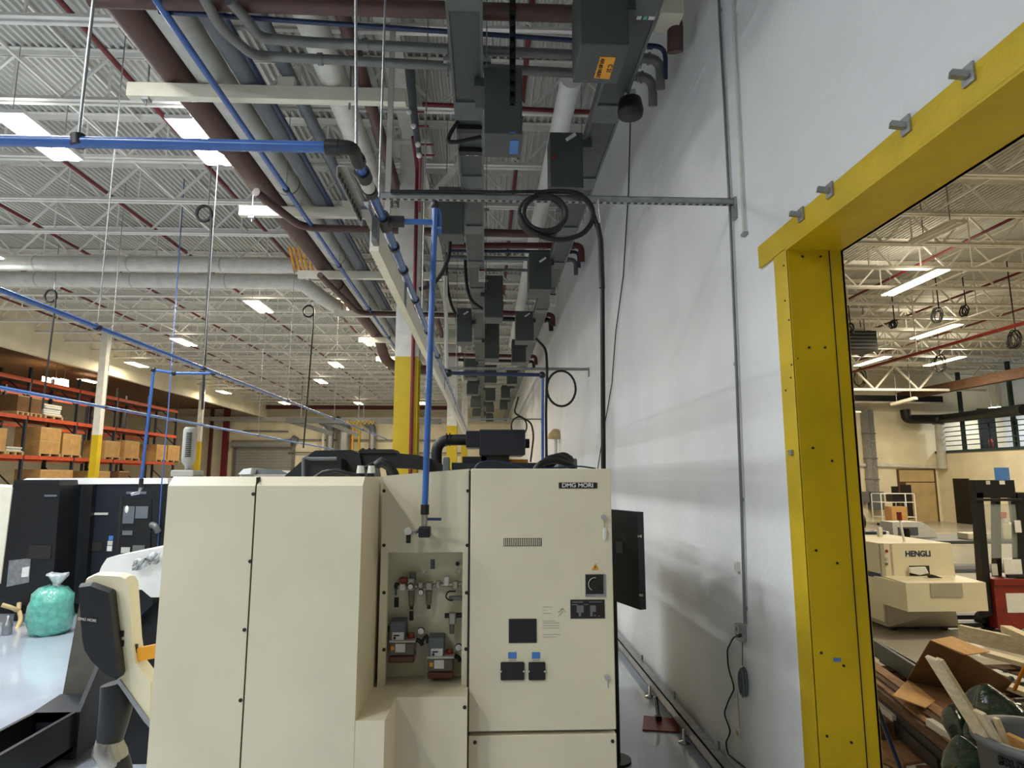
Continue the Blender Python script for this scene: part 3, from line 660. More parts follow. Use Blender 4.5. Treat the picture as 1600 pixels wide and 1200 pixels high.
for i, px in enumerate((563, 580)):
    t = thing('filter_canister', ['white capped filter canister on the machine top beside the black cover', 'white capped filter canister on the machine top beside the coiled cables'][i], 'filter', oy(px, 742, 3.9))
    c = oy(px, 742, 3.9)
    MB().cyl((c.x, 3.9, 2.06), (c.x, 3.9, 2.125), .021, 14).build('base', 'machblack', t); MB().cyl((c.x, 3.9, 2.125), (c.x, 3.9, 2.17), .024, 14, .018).build('cap', 'paper', t)
t = thing('machine_cables', 'bundle of black cables lying along the machine top edge', 'cables', oy(520, 744, 3.8))
MB().tube([oy(490, 748, 3.8), oy(505, 738, 3.8), oy(525, 735, 3.8), oy(545, 740, 3.8), oy(560, 746, 3.8)], .012, 8).build('cable', 'rubber', t)
MB().tube([oy(525, 739, 3.9), oy(545, 741, 3.9), oy(570, 744, 3.9)], .012, 8).build('cable', 'rubber', t)
# mist collector with its elbow pipe
YM = 5.2
t = thing('mist_collector', 'black box mist collector with a thick elbow pipe on the machine top', 'mist collector', oy(780, 742, YM))
x0, x1, z0, z1 = rect(749, 671, 821, 711, YM); MB().bbox(x0, x1, YM, YM+.5, z0, z1, .008).build('box', 'machdark', t)
x0, x1, z0, z1 = rect(728, 673, 750, 699, YM+.02); MB().bbox(x0, x1, YM+.02, YM+.4, z0, z1, .008).build('inlet_box', 'machdark', t)
MB().tube(fillet([oy(682, 742, YM+.2), oy(682, 688, YM+.2), oy(729, 687, YM+.2)], .16, 8), .046, 16).build('elbow_pipe', 'rubber', t)
for px in (702, 697): MB().cyl(oy(px, 687, YM+.2), oy(px+1.5, 687, YM+.2), .056, 16).build('clamp', 'black', t)
MB().cyl(oy(821, 693, YM+.2), oy(827, 693, YM+.2), .04, 14).build('end_cap', 'rubber', t)
x0, x1, z0, z1 = rect(752, 711, 796, 723, YM); MB().box(x0, x1, YM+.05, YM+.4, z0-.02, z1).build('stand', 'machblack', t)
x0, x1, z0, z1 = rect(722, 713, 760, 724, YM); MB().box(x0, x1, YM+.05, YM+.3, z0, z1).build('bracket', 'machblack', t)
x0, x1, z0, z1 = rect(706, 723, 850, 748, YM); MB().box(x0, x1, YM-.02, YM+.5, z0, z1).build('base_frame', 'machdark', t)
MB().box(x0+.4, x0+.62, YM+.1, YM+.3, z1, z1+.03).build('valve', 'orange', t)
x0, x1, z0, z1 = rect(692, 714, 702, 732, YM-.3); tag(MB().bbox(x0, x1, YM-.3, YM-.22, z0-.07, z1, .01).build('junction_box', 'dgrey'), 'small grey junction box below the elbow pipe on the machine top', 'box')
slab('chute', 'machblack', t, [(668, 714), (700, 730), (712, 745), (684, 748), (668, 735)], YM-.15, .12)
t = thing('hose_bundle', 'bundle of thick black hoses arching over the cabinet end of the machine', 'hoses', oy(880, 742, 4.0))
for k, (a_, b_, c_) in enumerate(((830, 722, 0), (838, 716, .05), (846, 714, .1), (852, 718, .14))):
    MB().tube(fillet([oy(a_, 748, 3.8+c_), oy(a_+12, b_+2, 3.8+c_), oy(a_+40, b_-4, 3.85+c_), oy(895-k, 728, 3.9+c_), oy(898-k, 748, 3.9+c_)], .08, 6), .02, 10).build('hose', 'rubber', t)
x0, x1, z0, z1 = rect(872, 716, 903, 735, 4.1); tag(MB().bbox(x0, x1, 4.12, 4.3, z0-.12, z1, .01).build('hose_box', 'dgrey'), 'dark grey box behind the hose bundle on the machine top', 'box')
tag(MB().tube(fillet([oy(738, 738, 3.6), oy(748, 722, 3.6), oy(770, 720, 3.6), oy(800, 724, 3.6), oy(825, 734, 3.6), oy(905, 728, 3.65), oy(930, 732, 3.7)], .1, 5), .005, 6).build('blue_tube', 'navy'), 'thin blue air tube looping over the top of the cabinet', 'tube')

# dark swung-out panel behind the cabinet
t = thing('swing_panel', 'dark flat control panel swung out between the machine and the white wall', 'panel', (1.0, 4.7, 1.1))
a, b = oz(957, 938, 1.19), oz(1000, 953, 1.19); a = a+(a-b)*.6
d = (b-a).normalized(); nrm = V((-d.y, d.x, 0))*.05
zt_ = oy(1000, 800, b.y).z
MB().hexa([a, b, b+nrm, a+nrm]+[q+V((0, 0, zt_-1.19)) for q in (a, b, b+nrm, a+nrm)]).build('panel', 'machdark', t)
c = a.lerp(b, .5); MB().hexa([c+V((0, 0, .36))-nrm*.08, c.lerp(b, .3)+V((0, 0, .36))-nrm*.08, c.lerp(b, .3)+V((0, 0, .36)), c+V((0, 0, .36)), c+V((0, 0, .44))-nrm*.08, c.lerp(b, .3)+V((0, 0, .44))-nrm*.08, c.lerp(b, .3)+V((0, 0, .44)), c+V((0, 0, .44))]).build('label', 'dgrey', t)
MB().cyl((a.x+.1, a.y-.05, 0), (a.x+.1, a.y-.05, 1.2), .04, 12).build('stand_post', 'machblack', t)
MB().cyl((a.x+.1, a.y-.05, 0), (a.x+.1, a.y-.05, .02), .12, 16).build('stand_foot', 'machblack', t)
MB().cyl(b+V((0, 0, .1)), b+V((.02, -.012, .1)), .012, 8).build('latch', 'steel', t); MB().cyl(b+V((0, 0, .5)), b+V((.02, -.012, .5)), .012, 8).build('latch', 'steel', t)

# ================================================================== blue compressed air piping
YA = 3.42; PX, PZ = -.574, 3.51
t = thing('air_main', 'blue air main with black fittings and a drop to the machine valve', 'pipe', (PX, 3, PZ))
EY = 2.56
e0 = V((PX, EY, PZ-.03))
MB().cyl((-2.5, EY, PZ-.03), (PX-.07, EY, PZ-.03), .024, 14).build('cross_run', 'blue', t)
MB().cyl((PX-.11, EY, PZ-.03), (PX-.055, EY, PZ-.03), .034, 14).build('fitting', 'black', t)
MB().tube(fillet([(PX-.07, EY, PZ-.03), (PX, EY, PZ-.03), (PX, EY+.12, PZ-.03)], .07, 6), .031, 14).build('elbow', 'black', t)
MB().cyl((PX, EY+.1, PZ-.03), (PX, YA-.05, PZ), .024, 14).build('main_run', 'blue', t)
for y0_, y1_, r, mm in ((.1, .14, .035, 'black'), (.22, .3, .036, 'black'), (.3, .4, .031, 'pale'), (.4, .46, .036, 'black')): MB().cyl((PX, EY+y0_, PZ-.025), (PX, EY+y1_, PZ-.022), r, 14).build('fitting', mm, t)
MB().cyl((PX, YA-.07, PZ), (PX, YA+.07, PZ), .04, 14).build('tee', 'black', t)
MB().cyl((PX, YA+.05, PZ), (PX, 22, PZ), .024, 12).build('main_run', 'blue', t)
for yy in (3.8, 4.25, 5.0, 6.1, 7.4): MB().cyl((PX, yy, PZ), (PX, yy+.035, PZ), .034, 14).build('coupling', 'black', t)
MB().cyl((PX+.03, YA, PZ), (PX+.11, YA, PZ), .032, 14).build('fitting', 'black', t)
DX = -.292
MB().cyl((PX+.1, YA, PZ), (DX+.01, YA, PZ), .016, 12).build('branch', 'blue', t)
MB().tube(fillet([(DX+.02, YA+.03, PZ-.02), (DX+.02, YA+.03, PZ+.06), (DX, YA, 3.61), (DX, YA, 3.55)], .04), .017, 10).build('return_bend', 'blue', t)
MB().ell((DX, YA, 3.61), .024, .024, .03).build('fitting', 'black', t)
dv = oy(664, 790, YA-.06)
MB().cyl((DX, YA, 3.6), (dv.x, YA-.06, dv.z), .0165, 12).build('drop_pipe', 'blue', t)
MB().cyl(dv+V((0, 0, .005)), dv-V((0, 0, .045)), .022, 14).build('fitting', 'black', t)
MB().cyl(dv-V((0, 0, .045)), dv-V((0, 0, .1)), .017, 12).build('ball_valve', 'steel', t)
c = dv-V((-.01, 0, .068)); MB().bar(c, c+V((.075, -.01, 0)), .012, .014).build('valve_handle', 'navy', t)
c = dv-V((0, -.01, .125)); MB().bbox(c.x-.03, c.x+.03, c.y-.03, c.y+.04, c.z-.035, c.z+.02, .008).build('manifold', 'black', t)
MB().tube([c-V((.03, 0, 0)), c-V((.05, .01, .01)), c-V((.08, .02, .02))], .01, 8).build('nipple', 'steel', t)
MB().cyl(c-V((.08, .03, .0)), c-V((.08, .055, .0)), .018, 14).build('gauge', 'paper', t); MB().cyl(c-V((.078, .03, .02)), c-V((.078, .03, .06)), .012, 10).build('drain', 'black', t)
MB().cyl((c.x, c.y+.03, c.z), (c.x, Y2, c.z), .012, 10).build('mount', 'steel', t)
# strut rail that carries the main
t = thing('strut_rail', 'long cream channel rail running under the blue air main', 'rail', (-.6, 3.4, 3.34))
MB().box(-.645, -.595, 3.4, 22, 3.33, 3.48).build('channel', 'cream', t)
MB().box(-.6, -.57, 3.2, 3.27, 3.31, 3.44).build('end_bracket', 'conduit', t); MB().box(-.64, -.6, 3.1, 3.4, 3.44, 3.48).build('splice', 'galv', t)
for yy in (4.5, 6.6, 9, 12): MB().box(-.6, -.592, yy, yy+.12, 3.34, 3.5).build('clip_plate', 'conduit', t)
for yy in (3.5, 6, 9.2, 13, 18): MB().cyl((-.62, yy, 3.48), (-.62, yy, 7.734), .007, 6).build('hanger_rod', 'galv', t)
t = thing('slotted_angle', 'short slotted steel angle beside the blue main near its elbow', 'angle', (-.68, 2.9, 3.4))
MB().box(-.665, -.66, 2.68, 3.25, 3.41, 3.46).box(-.665, -.62, 2.68, 3.25, 3.455, 3.46).build('angle', 'galv', t)
for k in range(10): MB().box(-.659, -.6565, 2.71+k*.054, 2.735+k*.054, 3.425, 3.445).build('slot', 'ink', t)
# hanging rods of the near hall
def rod(px0, py0, px1, py1, Y, lab, m='galv', r=.007, grp=None):
    b = oy(px1, py1, Y); a = oy(px0, py0, Y); zt_ = 7.734
    k = (zt_-b.z)/(a.z-b.z); a = b+(a-b)*k; a.x = b.x+(a.x-b.x)*.6
    return tag(MB().cyl(a, b, r, 8).build('hanger_rod', m), lab, 'rod', grp)
rod(147, 0, 122, 222, EY, 'steel rod holding up the blue cross run of the air main')
tag(MB().cyl(oy(122, 212, EY), oy(123, 228, EY), .03, 12).build('pipe_clamp', 'black'), 'black clamp ring on the blue cross run of the air main', 'clamp')
rod(549, 0, 557, 255, EY+.2, 'steel rod ending above the elbow of the air main')
# second blue line
def airline(X, Z, y0_, y1_, lab, rods):
    t = thing('air_line', lab, 'pipe', (X, y0_, Z))
    MB().cyl((X, y0_, Z), (X, y1_, Z), .024 if X > -5 else .03, 12).build('pipe', 'blue', t)
    for yy in rods:
        MB().cyl((X, yy-.03, Z), (X, yy+.03, Z), .036, 12).build('clamp', 'black', t); MB().cyl((X, yy, Z+.03), (X, yy, 7.734), .006, 6).build('hanger_rod', 'galv', t)
    return t
t = airline(-4, 3.63, 2.5, 26, 'long blue air line hung on rods in the middle of the hall', (6.6, 9.1, 13, 17, 21))
bx = oy(243, 575, 9.5); cx_ = oy(272, 581, 9.5); ze = 3.6
MB().tube(fillet([(-4, 9.5, 3.62), (cx_.x, 9.5, 3.62), (bx.x, 9.45, 3.66), (bx.x, 9.45, 3.5)], .06), .02, 10).build('branch', 'blue', t)
for c in ((-4.03, 9.5, 3.62), (cx_.x, 9.5, 3.62), (bx.x, 9.45, 3.66)): MB().ell(c, .04, .04, .04, 10, 6).build('fitting', 'black', t)
db = oy(221, 748, 9.45); MB().cyl((bx.x, 9.45, 3.6), db, .021, 10).build('drop_pipe', 'blue', t)
MB().cyl(db, db-V((0, 0, .12)), .03, 10).build('fitting', 'black', t)
MB().tube([db-V((0, 0, .12)), db-V((.02, 0, .2)), db-V((.12, 0, .22))], .025, 8).build('valve', 'steel', t)
airline(-7, 3.38, 8, 34, 'lower blue air line running past the racks', (12, 16, 20, 25))
# a thin blue and a thin violet line dropping in mid hall
tag(MB().tube([oz(288, 280, 7.734), oy(263, 640, 10.7), oy(253, 750, 10.5), oy(246, 862, 10.56)], .009, 6).build('drop_line', 'blue'), 'very thin blue hose dropping from the joists to the navy machine', 'hose')
# black power drops with coils
def coil(c, rx, rz, turns, r, axis='y', n=18, dr=.012, mb=None):
    m_ = mb or MB(); pts = []
    for k in range(n*turns+1):
        a_ = 2*PI*k/n; rr = 1+dr*math.sin(k*.7); dep = .02*(k/n)
        pts.append(V(c)+V((rx*rr*math.cos(a_), dep, rz*rr*math.sin(a_))))
    return m_.tube(pts, r, 8)
for (px, py, px1, py1, Y, rr, lab) in ((318, 333, 316, 640, 10.2, .12, 'black power drop cable with a coil, hanging beside a white rod'), (78, 462, 66, 640, 14.5, .13, 'black power drop cable with a coil before the racks'), (482, 486, 474, 700, 16.5, .14, 'black power drop cable hanging before the roll-up door')):
    a = oy(px, py, Y); b = oy(px1, py1, Y); t = thing('power_drop', lab, 'cable', b)
    coil(a, rr, rr*1.1, 2, .022).build('coil', 'rubber', t)
    MB().tube([a+V((rr, 0, 0)), a.lerp(b, .1)+V((rr, 0, 0)), b], .02, 8).build('cable', 'rubber', t)
    MB().cyl((a.x+rr*.6, a.y, a.z+rr), (a.x+rr*.6, a.y, 7.734), .008, 6).build('hook_rod', 'galv', t)

# ------------------------------------------------------------------ wall struts with hanging black cable
def strut(px, py, xl, lab):
    w_ = ox(px, py, WX-.005); Y = w_.y; z = w_.z
    t = thing('wall_strut', lab, 'strut', (WX, Y, z))
    m = MB().box(xl, WX-.002, Y-.02, Y-.015, z-.02, z+.022).box(xl, WX-.002, Y+.015, Y+.02, z-.02, z+.022).box(xl, WX-.002, Y-.02, Y+.02, z+.018, z+.022)
    m.box(xl, WX-.002, Y-.02, Y+.02, z-.022, z-.018).build('channel', 'galv', t)
    n = int((WX-xl)/.05)
    for k in range(n): MB().box(xl+.015+k*.05, xl+.04+k*.05, Y-.012, Y+.012, z-.0235, z-.0215).build('slot', 'ink', t)
    MB().box(WX-.02, WX-.002, Y-.03, Y+.03, z-.13, z+.03).build('wall_bracket', 'galv', t)
    return Y, z
SY, SZ = strut(1148, 316, -.76, 'slotted galvanised strut reaching from the white wall over the cabinet')
SY2, SZ2 = strut(920, 577, -.73, 'second slotted strut on the white wall, farther down the aisle')
SY3, SZ3 = strut(846, 655, -.5, 'third slotted strut on the white wall, beyond the mist collector')
t = thing('power_cable', 'heavy black power cable looped over the near strut and dropping to the cabinet', 'cable', oy(940, 740, SY))
yc = SY-.06
m = MB(); pts = []
cA = oy(846, 337, yc); cB = oy(868, 335, yc)
for k in range(25): a_ = PI*.6+2*PI*k/24; pts.append(cA+V((.16*math.cos(a_), .0, .145*math.sin(a_))))
for k in range(1, 25): a_ = PI*.6+2*PI*k/24; pts.append(cA+V((.02+.15*math.cos(a_), -.045, .13*math.sin(a_))))
MB().tube(pts, .018, 10).build('coil', 'rubber', t)
pts = [oy(835, 302, yc), oy(870, 298, yc), oy(905, 301, yc), oy(926, 322, yc), oy(927, 345, yc), oy(912, 366, yc-.03), oy(880, 376, yc-.05), oy(850, 372, yc-.05), oy(822, 358, yc-.05), oy(812, 335, yc-.05)]
MB().tube(fillet(pts, .06, 3), .018, 10).build('coil', 'rubber', t)
MB().tube([oy(610, 299, yc+.02), oy(700, 299, yc+.02), oy(790, 300, yc+.02), oy(850, 299, yc+.02)], .012, 8).build('feed_cable', 'rubber', t)
MB().tube(fillet([oy(892, 301, yc), oy(918, 312, yc), oy(931, 345, yc), oy(938, 375, yc), oy(941, 430, yc), oy(942, 600, yc), oy(943, 750, yc)], .08), .0165, 10).build('drop', 'rubber', t)
MB().tube([oy(933, 350, yc), oy(938, 375, yc), oy(940.5, 450, yc)], .022, 10).build('strain_relief_sleeve', 'machblack', t)
MB().tube([oy(935, 312, yc), oy(936, 330, yc), oy(938, 352, yc)], .006, 6).build('wire_grip', 'steel', t)
t = thing('power_cable', 'black cable ring hanging from the second strut by the white wall', 'cable', oy(880, 610, SY2))
yc = SY2-.08
c = oy(877, 607, yc); MB().tube([c+V((.25*math.cos(a_), 0, .31*math.sin(a_))) for a_ in [k*PI/12 for k in range(24)]], .02, 8, True).build('loop', 'rubber', t)
MB().tube(fillet([oy(838, 530, yc+.5), oy(853, 545, yc+.2), oy(855, 575, yc), oy(853, 640, yc), oy(854, 745, yc)], .15), .025, 8).build('drop', 'rubber', t)
t = thing('power_cable', 'black cable loops hanging over the mist collector from the third strut', 'cable', oy(820, 680, SY3))
yc = SY3-.1
MB().tube(fillet([oy(810, 620, yc), oy(803, 645, yc), oy(815, 652, yc), oy(830, 660, yc), oy(834, 680, yc), oy(829, 722, yc)], .3), .03, 8).build('drop', 'rubber', t)
c = oy(811, 666, yc); MB().tube([c+V((.25*math.cos(a_), 0, .3*math.sin(a_))) for a_ in [k*PI/12 for k in range(24)]], .025, 8, True).build('loop', 'rubber', t)
t = thing('blue_branch', 'blue branch pipe crossing to a drop beside the second black cable', 'pipe', oy(848, 590, 8.9))
YQ = 8.9
MB().cyl(oy(702, 583, YQ), oy(846, 586, YQ), .026, 10).build('branch', 'navy', t); MB().cyl(oy(848, 586, YQ), oy(848, 745, YQ), .02, 10).build('drop', 'blue', t)
MB().ell(oy(847, 586, YQ), .05, .05, .05, 10, 6).build('elbow', 'black', t); MB().ell(oy(701, 583, YQ), .055, .055, .055, 10, 6).build('tee', 'black', t)
# cables at the plug boxes
def cable(lab, q, dz, r, cat='cable'):
    return tag(MB().tube(fillet([oz(a_, b_, CH+dz) if isinstance(dz, (int, float)) else oy(a_, b_, dz[0]) for a_, b_ in q], .2), r, 8).build('flex_cable', 'rubber'), lab, cat)
cable('drooping black cable from the plug box to the column', [(703, 378), (702, 400), (692, 425), (676, 446), (655, 452)], (7.4,), .025)
cable('short black cable bowing out from the middle busway', [(716, 190), (705, 205), (698, 222), (715, 222), (752, 214)], (5.55,), .02)
cable('black cable curving down beside the middle busway to a plug box', [(727, 400), (728, 440), (735, 470), (754, 483)], (11.5,), .03)
cable('black cable hanging left of the middle busway to a handled plug box', [(697, 395), (699, 450), (706, 480), (716, 497)], (13.3,), .03)
t = thing('conduit_post', 'slim white conduit standing beside the far busway boxes', 'conduit', oy(697, 570, 9.4)); MB().cyl(oy(696, 425, 9.4), oy(698, 575, 9.4), .03, 10).build('pipe', 'offwhite', t)
MB().ell(oy(696, 427, 9.4), .05, .05, .06, 10, 6).build('fitting', 'brown', t)
# riser with white capped valves beside the busway
t = thing('valve_riser', 'row of small white valves on a dark riser under the roof, beside the column', 'valves', oy(645, 200, 7.2))
MB().tube([oy(640, 108, 7.2), oy(645, 165, 7.2), oy(655, 242, 7.2)], [.06, .05, .03], 12).build('manifold', 'dgrey', t)
MB().cyl(oy(657, 240, 7.3), oy(655, 330, 8.6), .02, 8).build('riser', 'red', t)
for (px, py) in ((639, 175), (646, 197), (653, 226), (655, 243)):
    p = oy(px, py, 7.15); MB().ell(p, .034, .03, .034, 12, 6).build('valve_cap', 'paper', t); MB().cyl(p+V((.03, .03, .02)), p+V((.18, .03, .02)), .013, 8).build('stub', 'red', t)
t = thing('strut_post', 'vertical cream strut hanging from the roof beside the white pipe', 'strut', oy(604, 380, 6.3)); p = oy(608, 240, 6.35)
MB().box(p.x-.028, p.x+.028, 6.33, 6.38, 4.5, 7.0).build('channel', 'pale', t)

# ------------------------------------------------------------------ on the white wall
def wl(px, py, d=.02): return ox(px, py, WX-d)
t = thing('wall_conduit', 'long thin conduit running down the white wall to an outlet box', 'conduit', wl(1163, 975))
MB().tube([wl(1121, -60), wl(1124, 20), wl(1132, 160), wl(1141, 340), wl(1150, 560), wl(1159, 800), wl(1164, 975)], .011, 8).build('pipe', 'conduit', t)
for (px, py) in ((1124, 18), (1141, 320), (1148, 568), (1158, 780), (1163, 950)): p = wl(px, py, .012); MB().box(WX-.012, WX, p.y-.025, p.y+.025, p.z-.012, p.z+.012).build('strap', 'galv', t)
t = thing('wall_conduit', 'short pale conduit ending halfway down the white wall', 'conduit', wl(1162, 365))
MB().tube([wl(1143, -60), wl(1147, 60), wl(1154, 200), wl(1162, 362)], .011, 8).build('pipe', 'offwhite', t); p = wl(1162, 366); MB().box(WX-.03, WX, p.y-.03, p.y+.03, p.z-.01, p.z+.01).build('strap', 'galv', t)
t = thing('outlet_box', 'grey metal outlet box with a plugged-in cord on the white wall', 'outlet', wl(1163, 988))
p = wl(1163, 988, 0); MB().bbox(WX-.05, WX, p.y-.045, p.y+.045, p.z-.055, p.z+.055, .005).build('box', 'galv', t); MB().box(WX-.054, WX-.05, p.y-.035, p.y+.035, p.z-.045, p.z+.045).build('cover', 'pale', t)
for dz in (-.022, .022): MB().box(WX-.056, WX-.054, p.y-.016, p.y+.016, p.z+dz-.013, p.z+dz+.013).build('socket', 'conduit', t)
t = thing('switch_box', 'small pale box on the white wall above the outlet', 'box', wl(1155, 885)); p = wl(1155, 885, 0); MB().bbox(WX-.03, WX, p.y-.02, p.y+.02, p.z-.035, p.z+.035, .004).build('box', 'offwhite', t); MB().box(WX-.031, WX-.03, p.y-.008, p.y+.008, p.z-.02, p.z+.02).build('cover', 'pale', t)
t = thing('extension_cord', 'black cord hanging from the outlet box and trailing down the white wall', 'cord', wl(1165, 1198))
MB().tube(fillet([wl(1157, 992, .06), wl(1146, 996, .05), wl(1136, 1015, .015), wl(1138, 1045, .015), wl(1148, 1075, .015), wl(1138, 1095, .015), wl(1131, 1115, .015), wl(1142, 1143, .015), wl(1134, 1160, .015), wl(1137, 1178, .015), wl(1165, 1200, .02), wl(1180, 1230, .02)], .05), .0055, 8).build('cable', 'rubber', t)
MB().cyl(wl(1159, 992, .052), wl(1153, 994, .075), .012, 10).build('plug', 'rubber', t)
t = thing('cord_coil', 'dark grey cord wound into an oval bundle hanging on the white wall', 'cord', wl(1161, 1090))
c = wl(1162, 1066, .025); m = MB()
for k in range(6):
    yy, zz = .035+.006*(k % 3), .088+.008*math.sin(k*2.2)
    m.tube([c+V((-.006*k+.012, yy*math.cos(a_), zz*math.sin(a_)+.004*math.sin(k))) for a_ in [j*PI/9 for j in range(18)]], .0055, 6, True)
m.build('loops', 'dgrey', t); MB().tube([wl(1160, 1003, .03), wl(1160, 1040, .025)], .003, 6).build('string', 'machblack', t); MB().tube([wl(1152, 1078, .015), wl(1154, 1110, .015), wl(1156, 1138, .015)], .003, 6).build('wire', 'tan', t)
t = thing('low_outlet', 'small cream outlet plate low on the white wall', 'outlet', wl(1155, 1145)); p = wl(1155, 1145, 0); MB().bbox(WX-.014, WX, p.y-.028, p.y+.028, p.z-.028, p.z+.028, .004).build('plate', 'cream', t); MB().box(WX-.016, WX-.014, p.y-.016, p.y+.016, p.z-.016, p.z+.016).build('socket', 'tan', t)
t = thing('wall_loudspeaker', 'small tan horn on the white wall far down the aisle', 'horn', wl(868, 678)); p = wl(868, 678, .1); MB().lathe((p.x, p.y, p.z-.12), [(0, 0), (.2, 0), (.17, .12), (.06, .24), (0, .24)], 12).build('horn', 'tan', t)
MB().cyl((p.x, p.y, 0), (p.x, p.y, p.z), .04, 8).build('post', 'offwhite', t)
# ------------------------------------------------------------------ rail on levelling feet along the wall
t = thing('floor_rail', 'galvanised steel rail on levelling feet along the foot of the white wall', 'rail', (1.66, 6, 0))
MB().box(1.62, 1.7, 2.9, 13, .14, .15).box(1.62, 1.63, 2.9, 13, .05, .15).box(1.62, 1.7, 2.9, 13, .05, .06).build('channel', 'galv', t)
for yy in (3.9, 4.6, 5.42, 6.5, 8.2, 10):
    MB().lathe((1.6, yy, 0), [(0, 0), (.05, 0), (.045, .012), (.012, .02), (.012, .1), (0, .1)], 14).build('levelling_foot', 'steel', t)
for yy in (4.3, 4.9, 6.0, 7.2): MB().box(1.69, 1.71, yy, yy+.02, .15, .2).build('stud', 'galv', t)
t = thing('floor_plate', 'red steel plate with a small jack bracket on the floor beside the rail', 'plate', oz(1035, 1135, 0))
a, b, c, d = oz(1006, 1120, 0), oz(1058, 1125, 0), oz(1063, 1146, 0), oz(1004, 1142, 0)
MB().hexa([d, c, b, a]+[q+V((0, 0, .012)) for q in (d, c, b, a)]).build('plate', 'redpaint', t)
p = oz(1028, 1128, 0); MB().box(p.x-.02, p.x+.03, p.y-.02, p.y+.02, .012, .05).build('jack_base', 'black', t); MB().bar(p+V((0, 0, .05)), p+V((-.02, .02, .2)), .03, .02).build('jack_post', 'steel', t); MB().bar(p+V((.01, 0, .03)), p+V((.0, .02, .2)), .012, .02).build('jack_strap', 'black', t)

# ================================================================== left of the machine
# operator panel on its arm
YO = 3.25
t = thing('operator_panel', 'beige and black operator panel on a swivel arm beside the big machine', 'control panel', oy(172, 1260, YO))
case = [(130, 914), (133, 903), (148, 896), (186, 898), (196, 902), (201, 911), (207, 1003), (212, 1037), (236, 1068), (236, 1132), (206, 1086), (182, 1062), (170, 1052), (160, 1000)]
def loft(name, m, par, pts, Y0, Y1_, s0=.94, d=.03):
    c = oy(sum(p[0] for p in pts)/len(pts), sum(p[1] for p in pts)/len(pts), Y0)
    A = [oy(a, b, Y0) for a, b in pts]; n = len(A); up_ = lambda q, y, s: V((c.x+(q.x-c.x)*s, y, c.z+(q.z-c.z)*s))
    L = [[up_(q, Y0, s0) for q in A], [up_(q, Y0+d, 1) for q in A], [up_(q, Y1_-d, 1) for q in A], [up_(q, Y1_, s0) for q in A]]
    vs_ = [q for l in L for q in l]; fs = [tuple(range(n)), tuple(reversed(range(3*n, 4*n)))]
    for i in range(3): fs += [(i*n+k, (i+1)*n+k, (i+1)*n+(k+1) % n, i*n+(k+1) % n) for k in range(n)]
    return MB().add(vs_, fs).build(name, m, par)
loft('casing', 'beige', t, case, YO, YO+.09, .97, .025)
shell = [(121, 913), (140, 911), (171, 922), (180, 1000), (187, 1058), (178, 1064), (160, 1053), (142, 1035), (131, 1018), (127, 1000), (124, 960)]
loft('back_shell', 'machblack', t, shell, YO-.06, YO+.0, .94, .025)
p = oy(136, 968.5, YO-.0645); text('DMG MORI', .017, 'lettering', 'pale', t, p, (1, .0, -.12), (0, 0, 1), bold=.0003, cx=True)
plate('badge', 'machblack', t, 127, 964, 146, 973, YO-.06, .003)
for (a_, b_) in ((985, 995), (1000, 1010)): plate('button', 'ink', t, 186.5, a_, 194, b_, YO, .006, .004)
plate('key_slot', 'ink', t, 206, 1006, 214, 1034, YO+.03, .012)
slab('tab', 'orange', t, [(214, 1013), (240, 1008), (240, 1029), (214, 1034)], YO+.02, .03)
slab('side_strip', 'galv', t, [(181, 1064), (187, 1062), (236, 1130), (236, 1140), (225, 1128)], YO-.01, .02)
MB().tube([oy(181, 1066, YO+.06), oy(184, 1092, YO+.06), oy(178, 1125, YO+.06), oy(171, 1160, YO+.06)], [.065, .075, .066, .055], 16).build('neck', 'machblack', t)
MB().tube([oy(171, 1155, YO+.06), oy(169, 1170, YO+.06), oy(178, 1185, YO+.06), oy(186, 1195, YO+.06)], [.056, .07, .066, .05], 16).build('joint', 'aluminium', t)
MB().tube([oy(184, 1186, YO+.06), oy(188, 1205, YO+.06), oy(188, 1300, YO+.06), oy(240, 1330, YO+.06)], [.05, .052, .05, .05], 14).build('arm', 'machblack', t)
a = oy(188, 1300, YO+.06); MB().cyl((a.x, a.y, 0), (a.x, a.y, a.z), .05, 14).build('stand', 'machblack', t)
# chip conveyor
t = thing('chip_conveyor', 'black chip conveyor trough rising towards the back beside the machine', 'conveyor', (-3.2, 5.5, 0))
xl, xr = -3.36, -3.04
m = MB().box(xl, xl+.03, 3.4, 5.25, .1, .37).box(xr-.03, xr, 3.4, 5.25, .1, .37).box(xl, xr, 3.4, 5.25, .1, .13).build('trough', 'machblack', t)
MB().box(xl, xr, 5.2, 5.23, .3, .37).build('cross_bar', 'conduit', t)
m = MB()
for k in range(40): m.bar((xl+.05+.005*(k % 7), 3.5+.045*k, .14), (xr-.06, 3.52+.045*k+.02*math.sin(k), .16), .02, .02)
m.build('chips', 'aluminium', t)['kind'] = 'stuff'
MB().hexa([(xl, 5.2, .08), (xr, 5.2, .08), (xr, 5.6, .08), (xl, 5.6, .08), (xl, 5.2, .37), (xr, 5.2, .37), (xr, 5.52, .4), (xl, 5.52, .4)]).build('curve_section', 'machdark', t)
MB().hexa([(xl, 5.5, .1), (xr, 5.5, .1), (xr, 5.9, .1), (xl, 5.9, .1), (xl, 5.66, 1.1), (xr, 5.66, 1.1), (xr, 6.0, 1.1), (xl, 6.0, 1.1)]).build('incline', 'olive', t)
MB().hexa([(xr-.005, 5.2, .04), (xr+.03, 5.2, .04), (xr+.03, 6.2, .1), (xr-.005, 6.2, .1), (xr-.005, 5.2, .37), (xr+.03, 5.2, .37), (xr+.03, 5.75, 1.12), (xr-.005, 5.75, 1.12)]).build('side_plate', 'machblack', t)
